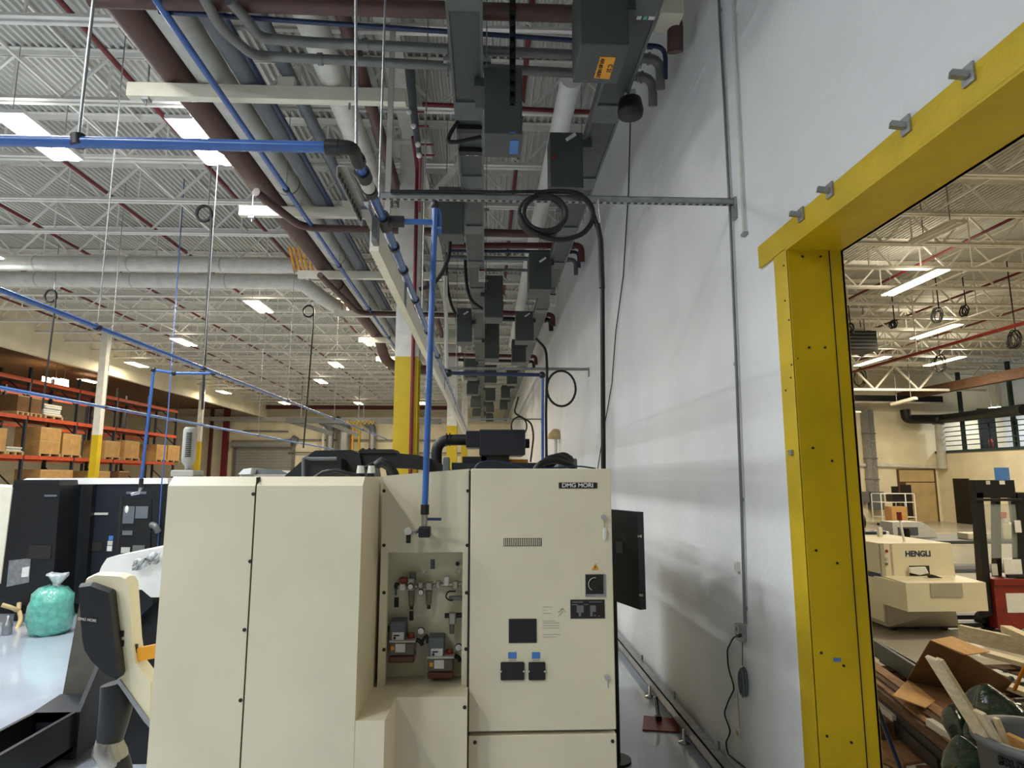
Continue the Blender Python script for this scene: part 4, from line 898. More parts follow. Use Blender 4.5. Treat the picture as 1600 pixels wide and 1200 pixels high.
for yy in (3.7, 5.3, 6.0): MB().box(xl+.05, xr-.05, yy, yy+.06, 0, .1).build('foot', 'machblack', t)
slab('drive_link', 'machblack', t, [(203, 925), (238, 930), (228, 985), (211, 1040), (200, 1010)], 6.2, .15)
# white rounded hood
t = thing('parts_hood', 'white rounded machine hood with a crumpled plastic bag on it', 'hood', oy(215, 930, 4.9))
hood = [(150, 903), (158, 884), (166, 872), (180, 868), (262, 853), (290, 853), (290, 934), (236, 934), (222, 922), (190, 921), (152, 921)]
loft('hood', 'white', t, hood, 4.9, 5.8, .98, .04)
slab('support', 'machdark', t, [(200, 921), (238, 921), (238, 945), (222, 960), (208, 985), (203, 960)], 5.1, .3)
p = oy(236, 934, 5.3); MB().box(p.x-.1, p.x+.5, 5.2, 5.6, 0, p.z).build('pedestal', 'machblack', t)
m = MB(); pts = []
for i in range(9):
    for j in range(6):
        px = 208+i*5.2; py = 877-(i*1.9)+j*3.0
        q = oy(px, py, 4.9-.05-.02*math.sin(i*2.1+j*1.7)); pts.append(q+V((0, 0, .012*math.sin(i*1.3+j*2.9))))
m.add(pts, [(i*6+j, (i+1)*6+j, (i+1)*6+j+1, i*6+j+1) for i in range(8) for j in range(5)], True); pb = m.build('plastic_bag', 'clearbag'); tag(pb, 'crumpled clear plastic bag lying over the white hood', 'bag')
sol = pb.modifiers.new('thick', 'SOLIDIFY'); sol.thickness = .01
# green waste bag
c = oz(76, 990, 0); t = thing('waste_bag', 'clear waste bag full of green stuff with a knotted top on the floor', 'bag', c)
prof = [(0, 0), (.2, 0), (.25, .06), (.26, .22), (.265, .38), (.24, .52), (.16, .6), (.05, .64)]
m = MB().lathe(c, prof, 22)
for i, q in enumerate(m.v): q += V((.018*math.sin(7*q.z+i), .018*math.cos(9*q.z+2*i), .01*math.sin(3*i) if q.z > .05 else 0))
m.build('bag', 'greenbag', t)
m = MB().lathe(c+V((.05, 0, .62)), [(.05, 0), (.035, .04), (.1, .12), (.14, .17), (.06, .15)], 11)
for i, q in enumerate(m.v): q += V((.02*math.sin(2*i), .02*math.cos(3*i), .02*math.sin(5*i)))
m.build('knot', 'clearbag', t)

# dark machines across the aisle
YK = 10.0
t = thing('dark_lathe', 'black-fronted machine with a pale side panel and a chequer plate', 'machine', oy(50, 945, YK))
slab('front_panel', 'machblack', t, [(20, 757), (94, 758), (80, 946), (0, 944), (-10, 940)], YK, .5)
slab('side_panel', 'cream', t, [(-60, 757), (19, 762), (0, 912), (-60, 920)], YK-.02, .7)
slab('top_lid', 'black', t, [(22, 750), (92, 750), (93, 759), (21, 759)], YK+.02, .45)
slab('chequer_plate', 'galv', t, [(14, 876), (48, 872), (45, 910), (10, 917)], YK-.008, .008)
slab('paper_note', 'paper', t, [(35, 887), (46, 885), (44, 901), (33, 902)], YK-.012, .004)
plate('badge', 'dgrey', t, 70, 773, 89, 776, YK, .01)
plate('dark_window', 'ink', t, 46, 852, 79, 873, YK, .01)
for px in (30, 72): MB().cyl(oy(px, 946, YK+.2), (oy(px, 946, YK+.2).x, YK+.2, 0), .05, 8).build('foot', 'machblack', t)
MB().tube(fillet([oy(30, 942, YK-.05), oy(29, 955, YK-.1), oy(20, 950, YK-.2), oy(3, 945, YK-.25)], .08), .03, 8).build('drain_hose', 'tan', t)
MB().tube(fillet([oy(30, 955, YK-.1), oy(33, 968, YK-.15), oy(25, 985, YK-.3)], .08), .03, 8).build('drain_hose', 'tan', t)
p = oz(10, 992, 0); tag(MB().lathe(p, [(0, 0), (.06, 0), (.06, .14), (.02, .2), (.02, .25), (0, .25)], 12).build('bottle', 'galv'), 'small bottle on the floor below the black-fronted machine', 'bottle')
YK = 10.6
t = thing('navy_lathe', 'dark navy machine with a white top cover and a windowed door', 'machine', oy(170, 945, YK))
slab('left_panel', 'machdark', t, [(93, 757), (141, 757), (128, 944), (79, 938)], YK-.1, 1)
slab('seam_panel', 'machblack', t, [(130, 757), (145, 757), (131, 944), (124, 940)], YK-.11, .3)
slab('front_panel', 'machdark', t, [(143, 757), (262, 757), (262, 950), (130, 950)], YK, 1.0)
slab('right_column', 'machblack', t, [(238, 758), (261, 758), (261, 900), (236, 900)], YK-.02, .03)
slab('door', 'machblack', t, [(190, 779), (237, 779), (234, 890), (183, 890)], YK-.03, .03)
slab('door_edge', 'ink', t, [(187, 778), (191, 778), (184, 880), (180, 880)], YK-.032, .03)
slab('white_cover', 'white', t, [(30, 753), (42, 747), (262, 747), (262, 756), (30, 757)], YK-.02, 1.2)
slab('dark_insert', 'ink', t, [(78, 750.5), (112, 751), (114, 756), (76, 755)], YK-.03, .05)
for (a_, b_, c_, d_, mm) in ((198, 768, 229, 772, 'dgrey'), (242, 768, 255, 770, 'dgrey'), (145, 801, 169, 804.5, 'pale'), (144, 847, 160, 861, 'ink'), (171, 837, 177, 844, 'skyblue'), (169, 845, 176, 852, 'pale'), (168, 853, 175, 861, 'paper'), (194, 791, 209, 818, 'dgrey'), (213, 791, 231, 810, 'dgrey'), (192, 829, 207, 836, 'dgrey'), (190, 855, 203, 864, 'pale'), (208, 852, 226, 862, 'conduit')):
    plate('label_plate', mm, t, a_, b_, c_, d_, YK-.035 if a_ > 186 and b_ > 785 else YK, .012)
p = oy(198, 796, YK-.05); MB().ell(p, .03, .01, .06).build('key_tag', 'paper', t)
MB().tube(fillet([oy(237, 820, YK-.1), oy(243, 822, YK-.14), oy(247, 831, YK-.1)], .05), .05, 10).build('door_handle', 'conduit', t)
MB().box(oy(79, 0, YK).x, oy(262, 0, YK).x, YK+.1, YK+1, 0, .2).build('plinth', 'ink', t)

# ------------------------------------------------------------------ pallet racks
RX = -17.0
lev = [ox(75, y_, RX).z for y_ in (601, 657, 716)]
UY = [18.4, 21.4, 24.3, 27.2, 30.0, 32.8, 35.8]
t = thing('pallet_rack', 'long orange and dark blue pallet rack along the far side of the hall', 'rack', (RX, 27, 0))
for yy in UY:
    for dx in (0, -1.1): MB().box(RX+dx-.05, RX+dx+.05, yy-.045, yy+.045, 0, lev[0]+.5).build('upright', 'rackdark', t)
    for k in range(5): MB().bar((RX, yy, .4+1.15*k), (RX-1.1, yy, 1.4+1.15*k), .04, .04).build('brace', 'rackdark', t)
for a, b in zip(UY, UY[1:]):
    for z in lev+[1.35]:
        for dx in (.05, -1.15): MB().box(RX+dx-.025, RX+dx+.025, a+.045, b-.045, z-.07, z+.07).build('beam', 'rack', t)
        MB().box(RX-1.1, RX, a+.1, b-.1, z+.02, z+.06).build('shelf_deck', 'wooddark', t)
t2 = thing('pallet_rack', 'second rack row standing behind the orange racks', 'rack', (RX-3, 30, 0))
for yy in UY[1:]+[38.8]:
    MB().box(RX-3.05, RX-2.95, yy-.05, yy+.05, 0, lev[0]+.4).build('upright', 'rackdark', t2)
for z in lev: MB().box(RX-3.03, RX-2.97, UY[1], 38.8, z-.06, z+.06).build('beam', 'rack', t2)
def load(px0, py0, px1, py1, lv, kind, lab, n=1):
    z = lev[lv]+.07 if lv < 3 else 1.42
    a = ox(px0, 700, RX+.05); b = ox(px1, 700, RX+.05); h = ox((px0+px1)/2, py0, RX+.05).z-z
    p = thing('pallet_load', lab, 'pallet load', (RX-.5, (a.y+b.y)/2, z), 'loads on the rack')
    y0_, y1_ = a.y, b.y
    for k in range(3): yy = y0_+(y1_-y0_-.1)*k/2; MB().box(RX-.95, RX+.1, yy, yy+.1, z, z+.09).build('pallet_block', 'pallet', p)
    MB().box(RX-.95, RX+.1, y0_, y1_, z+.09, z+.12).build('pallet_deck', 'pallet', p)
    if kind == 'wrap':
        m = MB()
        for k in range(5): m.bbox(RX-.9+.03*(k % 2), RX+.06-.03*(k % 3), y0_+.03*(k % 2), y1_-.05*(k % 2), z+.12+(h-.12)*k/5, z+.12+(h-.12)*(k+.92)/5, .05)
        m.build('wrapped_sacks', 'paper', p)
    else:
        for k in range(n):
            z0_ = z+.12+(h-.12)*k/n; z1_ = z+.12+(h-.12)*(k+1)/n
            bx_ = MB().box(RX-.9, RX+.06, y0_+.03, y1_-.03, z0_+.004*k, z1_).build('carton', 'card' if kind == 'card' else 'carddark', p)
            MB().box(RX+.06, RX+.063, y0_+.03, y1_-.03, z1_-.05, z1_-.02).build('tape', 'tan', bx_)
load(60, 668, 94, 713, 2, 'card', 'two tall tan cartons stacked on a pallet on the lower rack beam', 2)
load(96, 678, 126, 716, 2, 'card', 'single tan carton on a pallet beside the two stacked cartons')
load(163, 689, 188, 720, 2, 'card', 'tan carton on a pallet right beside the slim white post')
load(194, 689, 218, 721, 2, 'card', 'tan carton on a pallet between two dark uprights')
load(244, 695, 261, 723, 2, 'card', 'first of a pair of small cartons near the rack end')
load(262, 696, 281, 724, 2, 'card', 'second of a pair of small cartons at the rack end')
load(-20, 668, 9, 710, 2, 'card', 'tan carton at the near end of the rack')
load(18, 616, 38, 646, 1, 'dark', 'brown carton on a pallet on the middle rack beam'); load(40, 620, 58, 650, 1, 'dark', 'brown carton beside another on the middle rack beam')
load(63, 631, 92, 655, 1, 'wrap', 'stack of plastic-wrapped white sacks on the middle rack beam')
load(10, 698, 36, 712, 2, 'wrap', 'low grey wrapped bundle on the lower rack beam')
load(66, 734, 118, 748, 3, 'card', 'low carton glimpsed under the lower rack beam'); load(150, 736, 176, 748, 3, 'card', 'low carton beside the yellow post foot under the rack'); load(188, 736, 205, 748, 3, 'dark', 'dark low load under the rack near its end')
for k, px in enumerate((73, 88, 101)):
    for j in range(2):
        p = ox(px, 593.5+k*1.5+j*8, RX-1.3); bw = thing('bright_panel', 'small bright light panel glowing behind the top rack beam', 'light panel', p, 'light panels behind the rack')
        MB().box(RX-1.32, RX-1.3, p.y-.26, p.y+.26, p.z-.11, p.z+.11).build('panel', 'litwarm', bw); MB().cyl((RX-1.33, p.y, p.z), (RX-1.33, p.y, 6.91), .01, 6).build('hanger', 'galv', bw)

# ------------------------------------------------------------------ far end of the hall
YW = 45.95
d1 = bpy.data.objects.new('door_1', None); COL.objects.link(d1); p = oy(412, 740, YW); d1.location = (p.x, YW, 0); ORG[d1.name] = V(d1.location); struct(d1)
x0, x1, z0, z1 = rect(370, 700, 455, 745, YW)
k = 0; z = 0
while z < z1: MB().box(x0, x1, YW-.03, YW+.02, z, min(z+.19, z1)).build('slat', 'shutter', d1); z += .2
xa_, xb_, za, zb_ = rect(366, 688, 457, 700, YW); MB().cyl((xa_, YW-.3, (za+zb_)/2), (xb_, YW-.3, (za+zb_)/2), (zb_-za)/2, 16).build('drum', 'shutter', d1)
MB().box(x0-.2, x0, YW-.12, YW, 0, z1+.2).build('guide', 'conduit', d1); MB().box(x1, x1+.2, YW-.12, YW, 0, z1+.2).build('guide', 'conduit', d1)
MB().cyl((xb_, YW-.3, zb_+.1), (xb_+.35, YW-.3, zb_-.1), .3, 14).build('motor', 'dgrey', d1)
for (px, w_, mm, lab) in ((352, .35, 'red', 'wide dark red steel column on the far wall'), (329, .15, 'maroon', 'narrow dark red post on the far wall'), (650, .3, 'maroon', 'dark red pipe rising on the far wall behind the near column')):
    p = oy(px, 700, YW-.3); tag(MB().box(p.x-w_/2, p.x+w_/2, YW-.5, YW-.2, 0, 6.9).build('wall_post', mm), lab, 'column')
a, b = oy(300, 633, YW-.6), oy(700, 640, YW-.6)
tag(MB().box(a.x, b.x, YW-.75, YW-.5, a.z-.25, a.z).build('red_header_beam', 'maroon'), 'dark red beam along the top of the far wall', 'beam')
tag(MB().box(-22, 1.7, YW-.6, YW-.3, 6.0, 6.3).build('wall_beam', 'pale'), 'pale grey beam along the far wall under the red one', 'beam')
t = thing('crane_track', 'grey overhead crane track with slanting arms before the far wall', 'crane track', oy(520, 660, 36))
a, b = oy(447, 657, 36), oy(690, 659, 36); MB().bar(a, b, .2, .28).build('track', 'conduit', t)
MB().bar(oy(449, 657, 36.1), oy(520, 678, 36.1), .15, .25).build('arm', 'conduit', t); MB().bar(oy(510, 660, 36.2), oy(560, 680, 36.2), .15, .22).build('arm', 'conduit', t)
for px in (470, 560, 650): MB().cyl(oy(px, 657, 36), V((oy(px, 657, 36).x, 36, 7.734)), .03, 6).build('hanger', 'galv', t)
for k in range(8): MB().tube([oy(537+k*6, 658, 35.8), oy(540+k*6, 663, 35.8), oy(543+k*6, 658, 35.8)], .04, 6).build('festoon_loop', 'yellow', t)
for (px, w_, mm, lab) in ((516, .5, 'galv', 'dark-elbowed silver duct rising on the far wall'), (538, .9, 'galv', 'widest silver duct on the far wall'), (582, .5, 'galv', 'silver duct between yellow pipes on the far wall'), (551, .16, 'orange', 'yellow gas pipe beside the widest silver duct'), (561, .16, 'yellow', 'yellow riser pipe on the far wall'), (505, .2, 'offwhite', 'white riser pipe on the far wall')):
    p = oy(px, 690, YW-.5); top = oy(px, 676 if w_ > .3 else 664, YW-.5).z
    t = thing('wall_duct', lab, 'duct', (p.x, YW-.5, 0)); MB().cyl((p.x, YW-.55, 0), (p.x, YW-.55, top), w_/2, 14).build('riser', mm, t)
    if w_ > .3: MB().tube(fillet([(p.x, YW-.55, top), (p.x, YW-.55, top+.4), (p.x-.7, YW-.55, top+.8)], .4), w_/2*.95, 12).build('elbow', 'dgrey', t)
for k, (y_, x0p, x1p) in enumerate(((687, 440, 720), (707, 450, 720), (673, 380, 450))):
    tag(MB().cyl(oy(x0p, y_, YW-.2), oy(x1p, y_+1, YW-.2), .05, 6).build('wall_pipe', 'conduit'), ['thin pipe running along the far wall above the ducts', 'lower thin pipe along the far wall', 'short thin pipe above the roll-up door'][k], 'pipe')
# farther lathe tops behind the big machine
t = thing('far_machine', 'pale machine top showing behind the big beige machine', 'machine', oy(400, 745, 9)); slab('body', 'beigedark', t, [(375, 741), (455, 741), (455, 760), (375, 760)], 9.0, 1.5); slab('cap', 'white', t, [(372, 741), (380, 733), (393, 731), (391, 741)], 8.9, .5); slab('hood', 'dgrey', t, [(392, 733), (440, 735), (452, 741), (392, 741)], 9.1, .6)
MB().box(oy(375, 0, 9).x, oy(455, 0, 9).x, 9, 10.5, 0, 2.0).build('base', 'beigedark', t)

# ================================================================== the hall beyond the opening
MXX = 22.0; YF = 30.6
def sf(name, m, par, px0, py0, px1, py1, t_=.05, Y=None): return plate(name, m, par, px0, py0, px1, py1, Y or YF, t_)
z_m = ox(1482, 704, MXX).z; z_f = ox(1482, 725, MXX).z
struct(MB().box(MXX, MXX+.2, -12, YF, 0, z_m-.1).build('wall_right_side_hall', 'wallcream'))
struct(MB().box(25.6, 25.8, -12, YF, 0, 7.7).build('wall_mezzanine', 'wall'))
struct(MB().box(MXX-.05, 25.6, -12, YF, z_m-.12, z_m).build('floor_mezzanine', 'teal'))
# railing
t = thing('mezzanine_railing', 'dark teal guard railing along the edge of the mezzanine', 'railing', (MXX, 24, z_m))
ys = [30.2-1.5*k for k in range(8)]
for yy in ys: MB().box(MXX+.02, MXX+.07, yy-.025, yy+.025, z_m, z_m+1.15).build('post', 'teal', t)
for k in range(5): MB().box(MXX+.025, MXX+.065, ys[-1], ys[0], z_m+.2+.22*k, z_m+.24+.22*k).build('rail', 'teal', t)
for yy in (28.9, 26.0): tag(MB().box(MXX+.1, MXX+.25, yy-.06, yy+.06, z_m, 7.0).build('mezzanine_post', 'teal'), 'tall dark teal post rising from the mezzanine edge', 'post', 'mezzanine posts')
d4 = struct(MB().box(oy(1530, 680, YF).x, oy(1556, 680, YF).x, YF-.06, YF, z_m, z_m+2.1).build('door_4', 'machblack'))
p = ox(1563, 685, 25.3); t = thing('extinguisher', 'red fire extinguisher standing on the mezzanine', 'extinguisher', (24.5, 30.2, z_m))
c = V((24.5, 30.2, z_m)); MB().lathe(c, [(0, 0), (.11, 0), (.11, .5), (.05, .6), (0, .62)], 14).build('cylinder', 'redpaint', t); MB().box(c.x-.04, c.x+.08, c.y-.03, c.y+.03, c.z+.6, c.z+.7).build('valve', 'black', t)
lamp(23.9, 29, 5.35, 0, .5, .3, 'lit strip light above the dark door on the mezzanine', .6)
# far wall items
d2 = bpy.data.objects.new('door_2', None); COL.objects.link(d2); p = oy(1434, 815, YF); d2.location = (p.x, YF, 0); ORG[d2.name] = V(d2.location); struct(d2)
x0, x1, z0, z1 = rect(1400, 733, 1468, 815, YF); z0 = 0
MB().box(x0+.4, x1-.1, YF-.06, YF-.02, 0, z1-.65).build('leaf', 'tan', d2); MB().box(x0+.1, x1-.1, YF-.06, YF-.02, z1-.6, z1-.05).build('transom', 'tan', d2); MB().box(x0, x1, YF-.05, YF-.01, 0, z1).build('reveal', 'wooddark', d2)
MB().box(x0+.12, x0+.62, YF-.08, YF-.05, .15, z1-.75).build('dark_pane', 'ink', d2)
d3 = struct(MB().box(oy(1328, 0, YF).x, oy(1348, 0, YF).x, YF-.04, YF, 0, oy(1340, 760, YF).z).build('door_3', 'machblack'))
t = thing('duct_drop', 'tall grey cable duct dropping to a switch box on the far cream wall', 'duct', oy(1367, 800, YF))
a, b = oy(1354, 640, YF-.2), oy(1367, 770, YF-.2); b.x = a.x = (a.x+b.x)/2
MB().box(a.x-.28, a.x-.02, YF-.3, YF-.05, b.z, a.z).box(a.x+.02, a.x+.25, YF-.25, YF-.05, b.z, a.z).build('duct', 'galv', t)
for q in (.3, .6, .85): z_ = a.z+(b.z-a.z)*q; MB().box(a.x-.3, a.x+.27, YF-.31, YF-.04, z_, z_+.06).build('joint', 'conduit', t)
MB().box(a.x-.25, a.x+.35, YF-.4, YF-.05, oy(1367, 796, YF).z, oy(1367, 768, YF).z).build('switch_box', 'dgrey', t); MB().box(a.x-.7, a.x-.3, YF-.3, YF-.05, oy(1367, 785, YF).z, oy(1367, 768, YF).z).build('side_box', 'conduit', t)
tag(MB().cyl(oy(1326, 726, YF-.1), oy(1490, 731, YF-.1), .08, 8).build('wall_conduit', 'offwhite'), 'cream pipe running along the far cream wall above the tan door', 'pipe')
for k, (y_, w_, x1_) in enumerate(((622, .3, 1440), (636, .3, 1425))):
    a = oy(1300, y_, YF-1-2*k); b = oy(x1_, y_+2, YF-1-2*k); b.x = (21.8, 16.5)[k]; tag(MB().bar(a-V((1.5, 0, 0)) if False else a, b, .2, w_).build('dark_beam', 'machblack'), ['dark steel beam under the roof at the far cream wall', 'second dark beam under the roof at the far cream wall'][k], 'beam')
    tag(MB().bar(a-V((0, .14, .19)), b-V((0, .14, .19)), .08, .08).build('edge_pipe', 'pale'), ['pale pipe just under the upper dark beam', 'pale pipe just under the lower dark beam'][k], 'pipe')
t = thing('exhaust_pipe', 'fat dark exhaust pipe bending along the far wall to the mezzanine', 'pipe', oy(1470, 655, YF-.6))
MB().tube(fillet([oy(1414, 640, YF-.7), oy(1416, 655, YF-.7), oy(1470, 655, YF-.7), ox(1600, 640, MXX-.9)], .6), .22, 12).build('pipe', 'machblack', t)
MB().cyl(oy(1467, 655, YF-.6), oy(1473, 732, YF-.6), .2, 12).build('drop', 'pale', t); MB().cyl(oy(1466, 655, YF-.6), oy(1466, 663, YF-.6), .26, 12).build('collar', 'machblack', t)
a, b = oy(1394, 632, YF-3), oy(1431, 622, YF-4); t = thing('strip_light', 'slanting cream strip light that is off, near the far wall', 'light', a); MB().bar(a, b, .25, .12).build('housing', 'cream', t)
for c in (a.lerp(b, .2), a.lerp(b, .8)): MB().cyl(c, (c.x, c.y, 7.734), .015, 6).build('hanger', 'galv', t)
# deep roof truss and maroon beam before the far wall
m = MB()
for z in (5.85, 6.95): m.box(WX+WT, MXX, 27.0, 27.12, z, z+.1)
for k in range(20):
    xx = WX+WT+k*.99; a_, b_ = (5.9, 6.97) if k % 2 else (6.97, 5.9)
    m.bar((xx, 27.06, a_), (xx+.99, 27.06, b_), .07, .07)
struct(m.build('trim_4', 'joist'))
struct(MB().box(20.3, 20.6, 4, YF, 5.85, 6.25).build('trim_5', 'wooddark'))
# side wall items
d5 = struct(MB().box(MXX-.04, MXX, 28.6, 29.6, 0, 2.05).build('door_5', 'machblack'))
p = ox(1570, 741, MXX); tag(MB().box(MXX-.25, MXX, p.y-.25, p.y+.25, p.z-.28, p.z+.28).build('blue_cabinet', 'skyblue'), 'small blue cabinet on the side wall under the mezzanine', 'cabinet')
tag(MB().box(MXX-.03, MXX, 10, 26.5, 0, 1.5).build('wall_panelling', 'dgrey'), 'dark grey lower band on the side wall under the mezzanine', 'panelling')
# red pipe, hoses and heater
t = thing('red_line', 'slim red pipe hung on short rods across the second hall', 'pipe', (13, 15, 5.8)); MB().cyl((13, 2, 5.8), (13, 30, 5.8), .05, 10).build('pipe', 'redpaint', t)
for yy in (10, 14, 18.5, 23): MB().cyl((13, yy, 5.85), (13, yy, 7.734), .015, 6).build('rod', 'cream', t)
p = oz(1345, 533, 6.5); t = thing('unit_heater', 'black louvred heater hung under the roof of the second hall', 'heater', p)
MB().box(p.x-1.2, p.x+.55, p.y, p.y+.8, 6.2, 6.85).build('case', 'machblack', t)
for k in range(5): MB().box(p.x-1.15, p.x+.5, p.y-.02, p.y, 6.25+.12*k, 6.3+.12*k).build('louvre', 'dgrey', t)
for s in (-1, .4): MB().cyl((p.x+s, p.y+.4, 6.85), (p.x+s, p.y+.4, 7.734), .02, 6).build('hanger', 'galv', t)
for i, (px, py, r_, lab) in enumerate(((1318, 497, .16, 'black cable coil hung high by the yellow post'), (1329, 514, .13, 'black cable coil with a bright plug by the louvred heater'), (1348, 546, .15, 'black cable coil drooping under the louvred heater'), (1398, 506, .09, 'small cable loop between the joists of the second hall'), (1468, 492, .17, 'grey hose bent in a half ring under the second hall roof'), (1510, 485, .12, 'thin black cable ring near the bright second lamp'), (1588, 530, .2, 'black cable bundle on a long drop in the second hall'), (1470, 568, .2, 'dark cable coil beside a lit lamp of the second hall'), (1345, 590, .2, 'dark cable coil above the slim red pipe'), (1322, 598, .2, 'dark cable coil close to the yellow post, low down'))):
    p = oz(px, py, 6.45 if i != 6 else 5.6); t = thing('cable_coil', lab, 'cable', p)
    m = MB()
    for k in range(6): coil(p+V((.09*r_*p.y/13*math.sin(2.1*k+i), .03*k, .16*r_*math.sin(2.3*k))), r_*.72*p.y/13*(1-.3*abs(math.sin(1.7*k+i))), r_*p.y/13*(1-.12*(k % 3)), 1, .012, mb=m, dr=.08)
    m.build('coil', 'rubber' if i != 4 else 'dgrey', t); MB().cyl(p+V((0, 0, r_*1.0)), (p.x-.02, p.y, 7.734), .015, 6).build('drop', 'rubber', t)
a = oz(1500, 345, 6.75); b = oz(1430, 378, 6.75); t = thing('strip_light', 'unlit pale strip light hung under the joists of the second hall', 'light', (a+b)/2); MB().bar(a, b, .3, .06).build('housing', 'cream', t); MB().bar(a-V((.08, 0, .05)), b-V((.08, 0, .05)), .03, .03).build('tube', 'white', t); MB().bar(a-V((-.08, 0, .05)), b-V((-.08, 0, .05)), .03, .03).build('tube', 'white', t)
for q in (.2, .8): c = a.lerp(b, q); MB().cyl(c, (c.x, c.y, 7.734), .01, 6).build('hanger', 'galv', t)

# ------------------------------------------------------------------ beige press machine with the blue lettering
YH = 9.0
hx0 = oy(1379, 900, YH).x; hx1 = oy(1487, 860, YH).x; ht = oy(1430, 849, YH).z
t = thing('press_machine', 'beige machine with blue lettering and a wide front tray in the second hall', 'machine', (6.3, 10, 0))
MB().prism([(hx0, YH, .28), (hx0, YH, ht), (hx1, YH, ht), (hx1+.03, YH, .5), (hx1+.03, YH, .28)], (0, 2.6, 0)).build('body', 'beige', t)
MB().box(hx0-.004, hx0+.05, YH-.004, YH+.02, .1, ht).build('corner_seam', 'beigedark', t)
x_s = hx0-.01
MB().box(x_s, x_s+.012, YH+.02, YH+2.6, .12, ht-.005).build('side_panel', 'beige', t)
zb0 = oy(1372, 897, YH).z; MB().box(x_s-.003, x_s, YH+.02, YH+2.6, zb0-.07, zb0).build('blue_stripe', 'navy', t)
plate('side_strip', 'beigedark', t, 1393, 850, 1394, 899, YH, .003)
for (px, py, mm) in ((1385, 861, 'redpaint'), (1385, 873, 'pale'), (1385, 881, 'conduit')): dot('button', mm, t, px, py, YH, .02, .012)
p = oy(1434.5, 865.5, YH-.004); text('HENGLI', .108, 'lettering', 'navy', t, p, (1, 0, 0), (0, 0, 1), bold=.003, cx=True, sx=.98)
plate('slot', 'ink', t, 1420, 884, 1453, 899, YH, .004)
loft('paper_bundle', 'paper', t, [(1421, 887), (1447, 886), (1452, 896), (1438, 899), (1422, 895)], YH-.05, YH+.1, .9, .01)
tz = oy(1400, 900, YH).z
q0, q1, q2, q3 = oz(1379, 900, tz), oz(1415, 911, tz), oz(1540, 910, tz), oz(1500, 899, tz)
zl = tz-.36
MB().prism([q0, q1, q2, q3+V((0, .2, 0)), q0+V((0, .25, 0))], (0, 0, -.012)).build('tray_top', 'beige', t)
d_ = V((0, 0, -.012)); f = lambda q, z: V((q.x, q.y, z))
zc_ = oy(1420, 956, q1.y).z
MB().hexa([f(q1, zc_), f(q2, zc_), f(q2, zc_)+V((0, .7, 0)), f(q1, zc_)+V((0, .7, 0)), q1+d_, q2+d_, q2+d_+V((0, .7, 0)), q1+d_+V((0, .7, 0))]).build('tray_front', 'beige', t)
MB().hexa([f(q0, zc_+.16), f(q1, zc_), f(q1, zc_)+V((.1, .7, 0)), f(q0, zc_+.16)+V((.1, .4, 0)), q0+d_, q1+d_, q1+d_+V((.1, .7, 0)), q0+d_+V((.1, .4, 0))]).build('tray_side', 'beige', t)
plate('grey_patch', 'beigedark', t, 1453, 912, 1505, 933, q1.y-.002, .004)
MB().hexa([V((hx0+.02, YH, .06)), V((hx1, YH, .06)), V((hx1, YH+2.4, .06)), V((hx0+.02, YH+2.4, .06)), f(q0, zc_+.16), V((q2.x-.3, q1.y+.2, zc_)), V((hx1, YH+2.4, .4)), V((hx0, YH+2.4, .4))]).build('lower_skirt', 'beigedark', t)
for (xx, yy) in ((hx0+.15, YH+.1), (hx1-.15, YH+.1), (hx0+.15, YH+2.3), (hx1-.15, YH+2.3)): MB().cyl((xx, yy, 0), (xx, yy, .07), .05, 8).build('foot', 'machblack', t)
slab('belt', 'machblack', t, [(1450, 899), (1458, 898), (1485, 907), (1462, 909)], YH-.2, .05)
c = oz(1375, 838, ht); MB().bbox(c.x-.03, c.x+.03, c.y-.03, c.y+.03, ht, ht+.14, .006).build('peg', 'cream', t)
c = oz(1413, 846, ht); m = MB().cyl((c.x, c.y, ht), (c.x-.04, c.y, ht+.3), .016, 8); m.build('mast', 'white', t); MB().cyl((c.x-.04, c.y, ht+.3), (c.x-.045, c.y, ht+.42), .035, 10).build('beacon', 'redpaint', t)
# things lying on the press machine top and the bench behind
def ontop(px, py): return oz(px, py, ht)
for (px, py, l, mm, lab) in ((1348, 833, .4, 'redpaint', 'red-handled tool lying on the beige press'), (1365, 835, .4, 'navy', 'blue-handled tool lying on the beige press')):
    p = ontop(px, py); tag(MB().bbox(p.x-l/2, p.x+l/2, p.y-.04, p.y+.04, ht, ht+.06, .02).build('hand_tool', mm), lab, 'tool')
p = ontop(1338, 828); tag(MB().tube([p+V((-.3, 0, .15)), p+V((.1, 0, .15))], .15, 16).build('black_roll', 'rubber'), 'fat black tube end beside the yellow post on the press', 'tube')
tbz = .92
t = thing('work_bench', 'dark grey work bench behind the beige press', 'bench', (9.6, 12.4, 0))
MB().bbox(7.2, 11.6, 12, 13.4, tbz-.06, tbz, .01).build('top', 'busdark', t)
for xx in (7.3, 9.4, 11.4):
    for yy in (12.1, 13.2): MB().box(xx, xx+.08, yy, yy+.08, 0, tbz-.06).build('leg', 'machblack', t)
MB().box(7.3, 11.5, 12.2, 13.2, .3, .34).build('lower_shelf', 'dgrey', t)
def onb(px, py): return oz(px, py, tbz)
p = V((8.6, 12.7, tbz)); t = thing('label_printer', 'white curved bench device with a dark front on the work bench', 'device', p)
MB().prism([p+V((-.5, 0, 0)), p+V((-.5, 0, .3)), p+V((.1, 0, .3)), p+V((.35, 0, .15)), p+V((.4, 0, 0))], (0, .4, 0)).build('case', 'paper', t); MB().box(p.x-.4, p.x+.0, p.y-.02, p.y, tbz+.05, tbz+.2).build('front', 'dgrey', t); MB().cyl((p.x-.25, p.y-.05, tbz), (p.x-.25, p.y-.05, tbz+.18), .05, 10).build('knob', 'machblack', t)
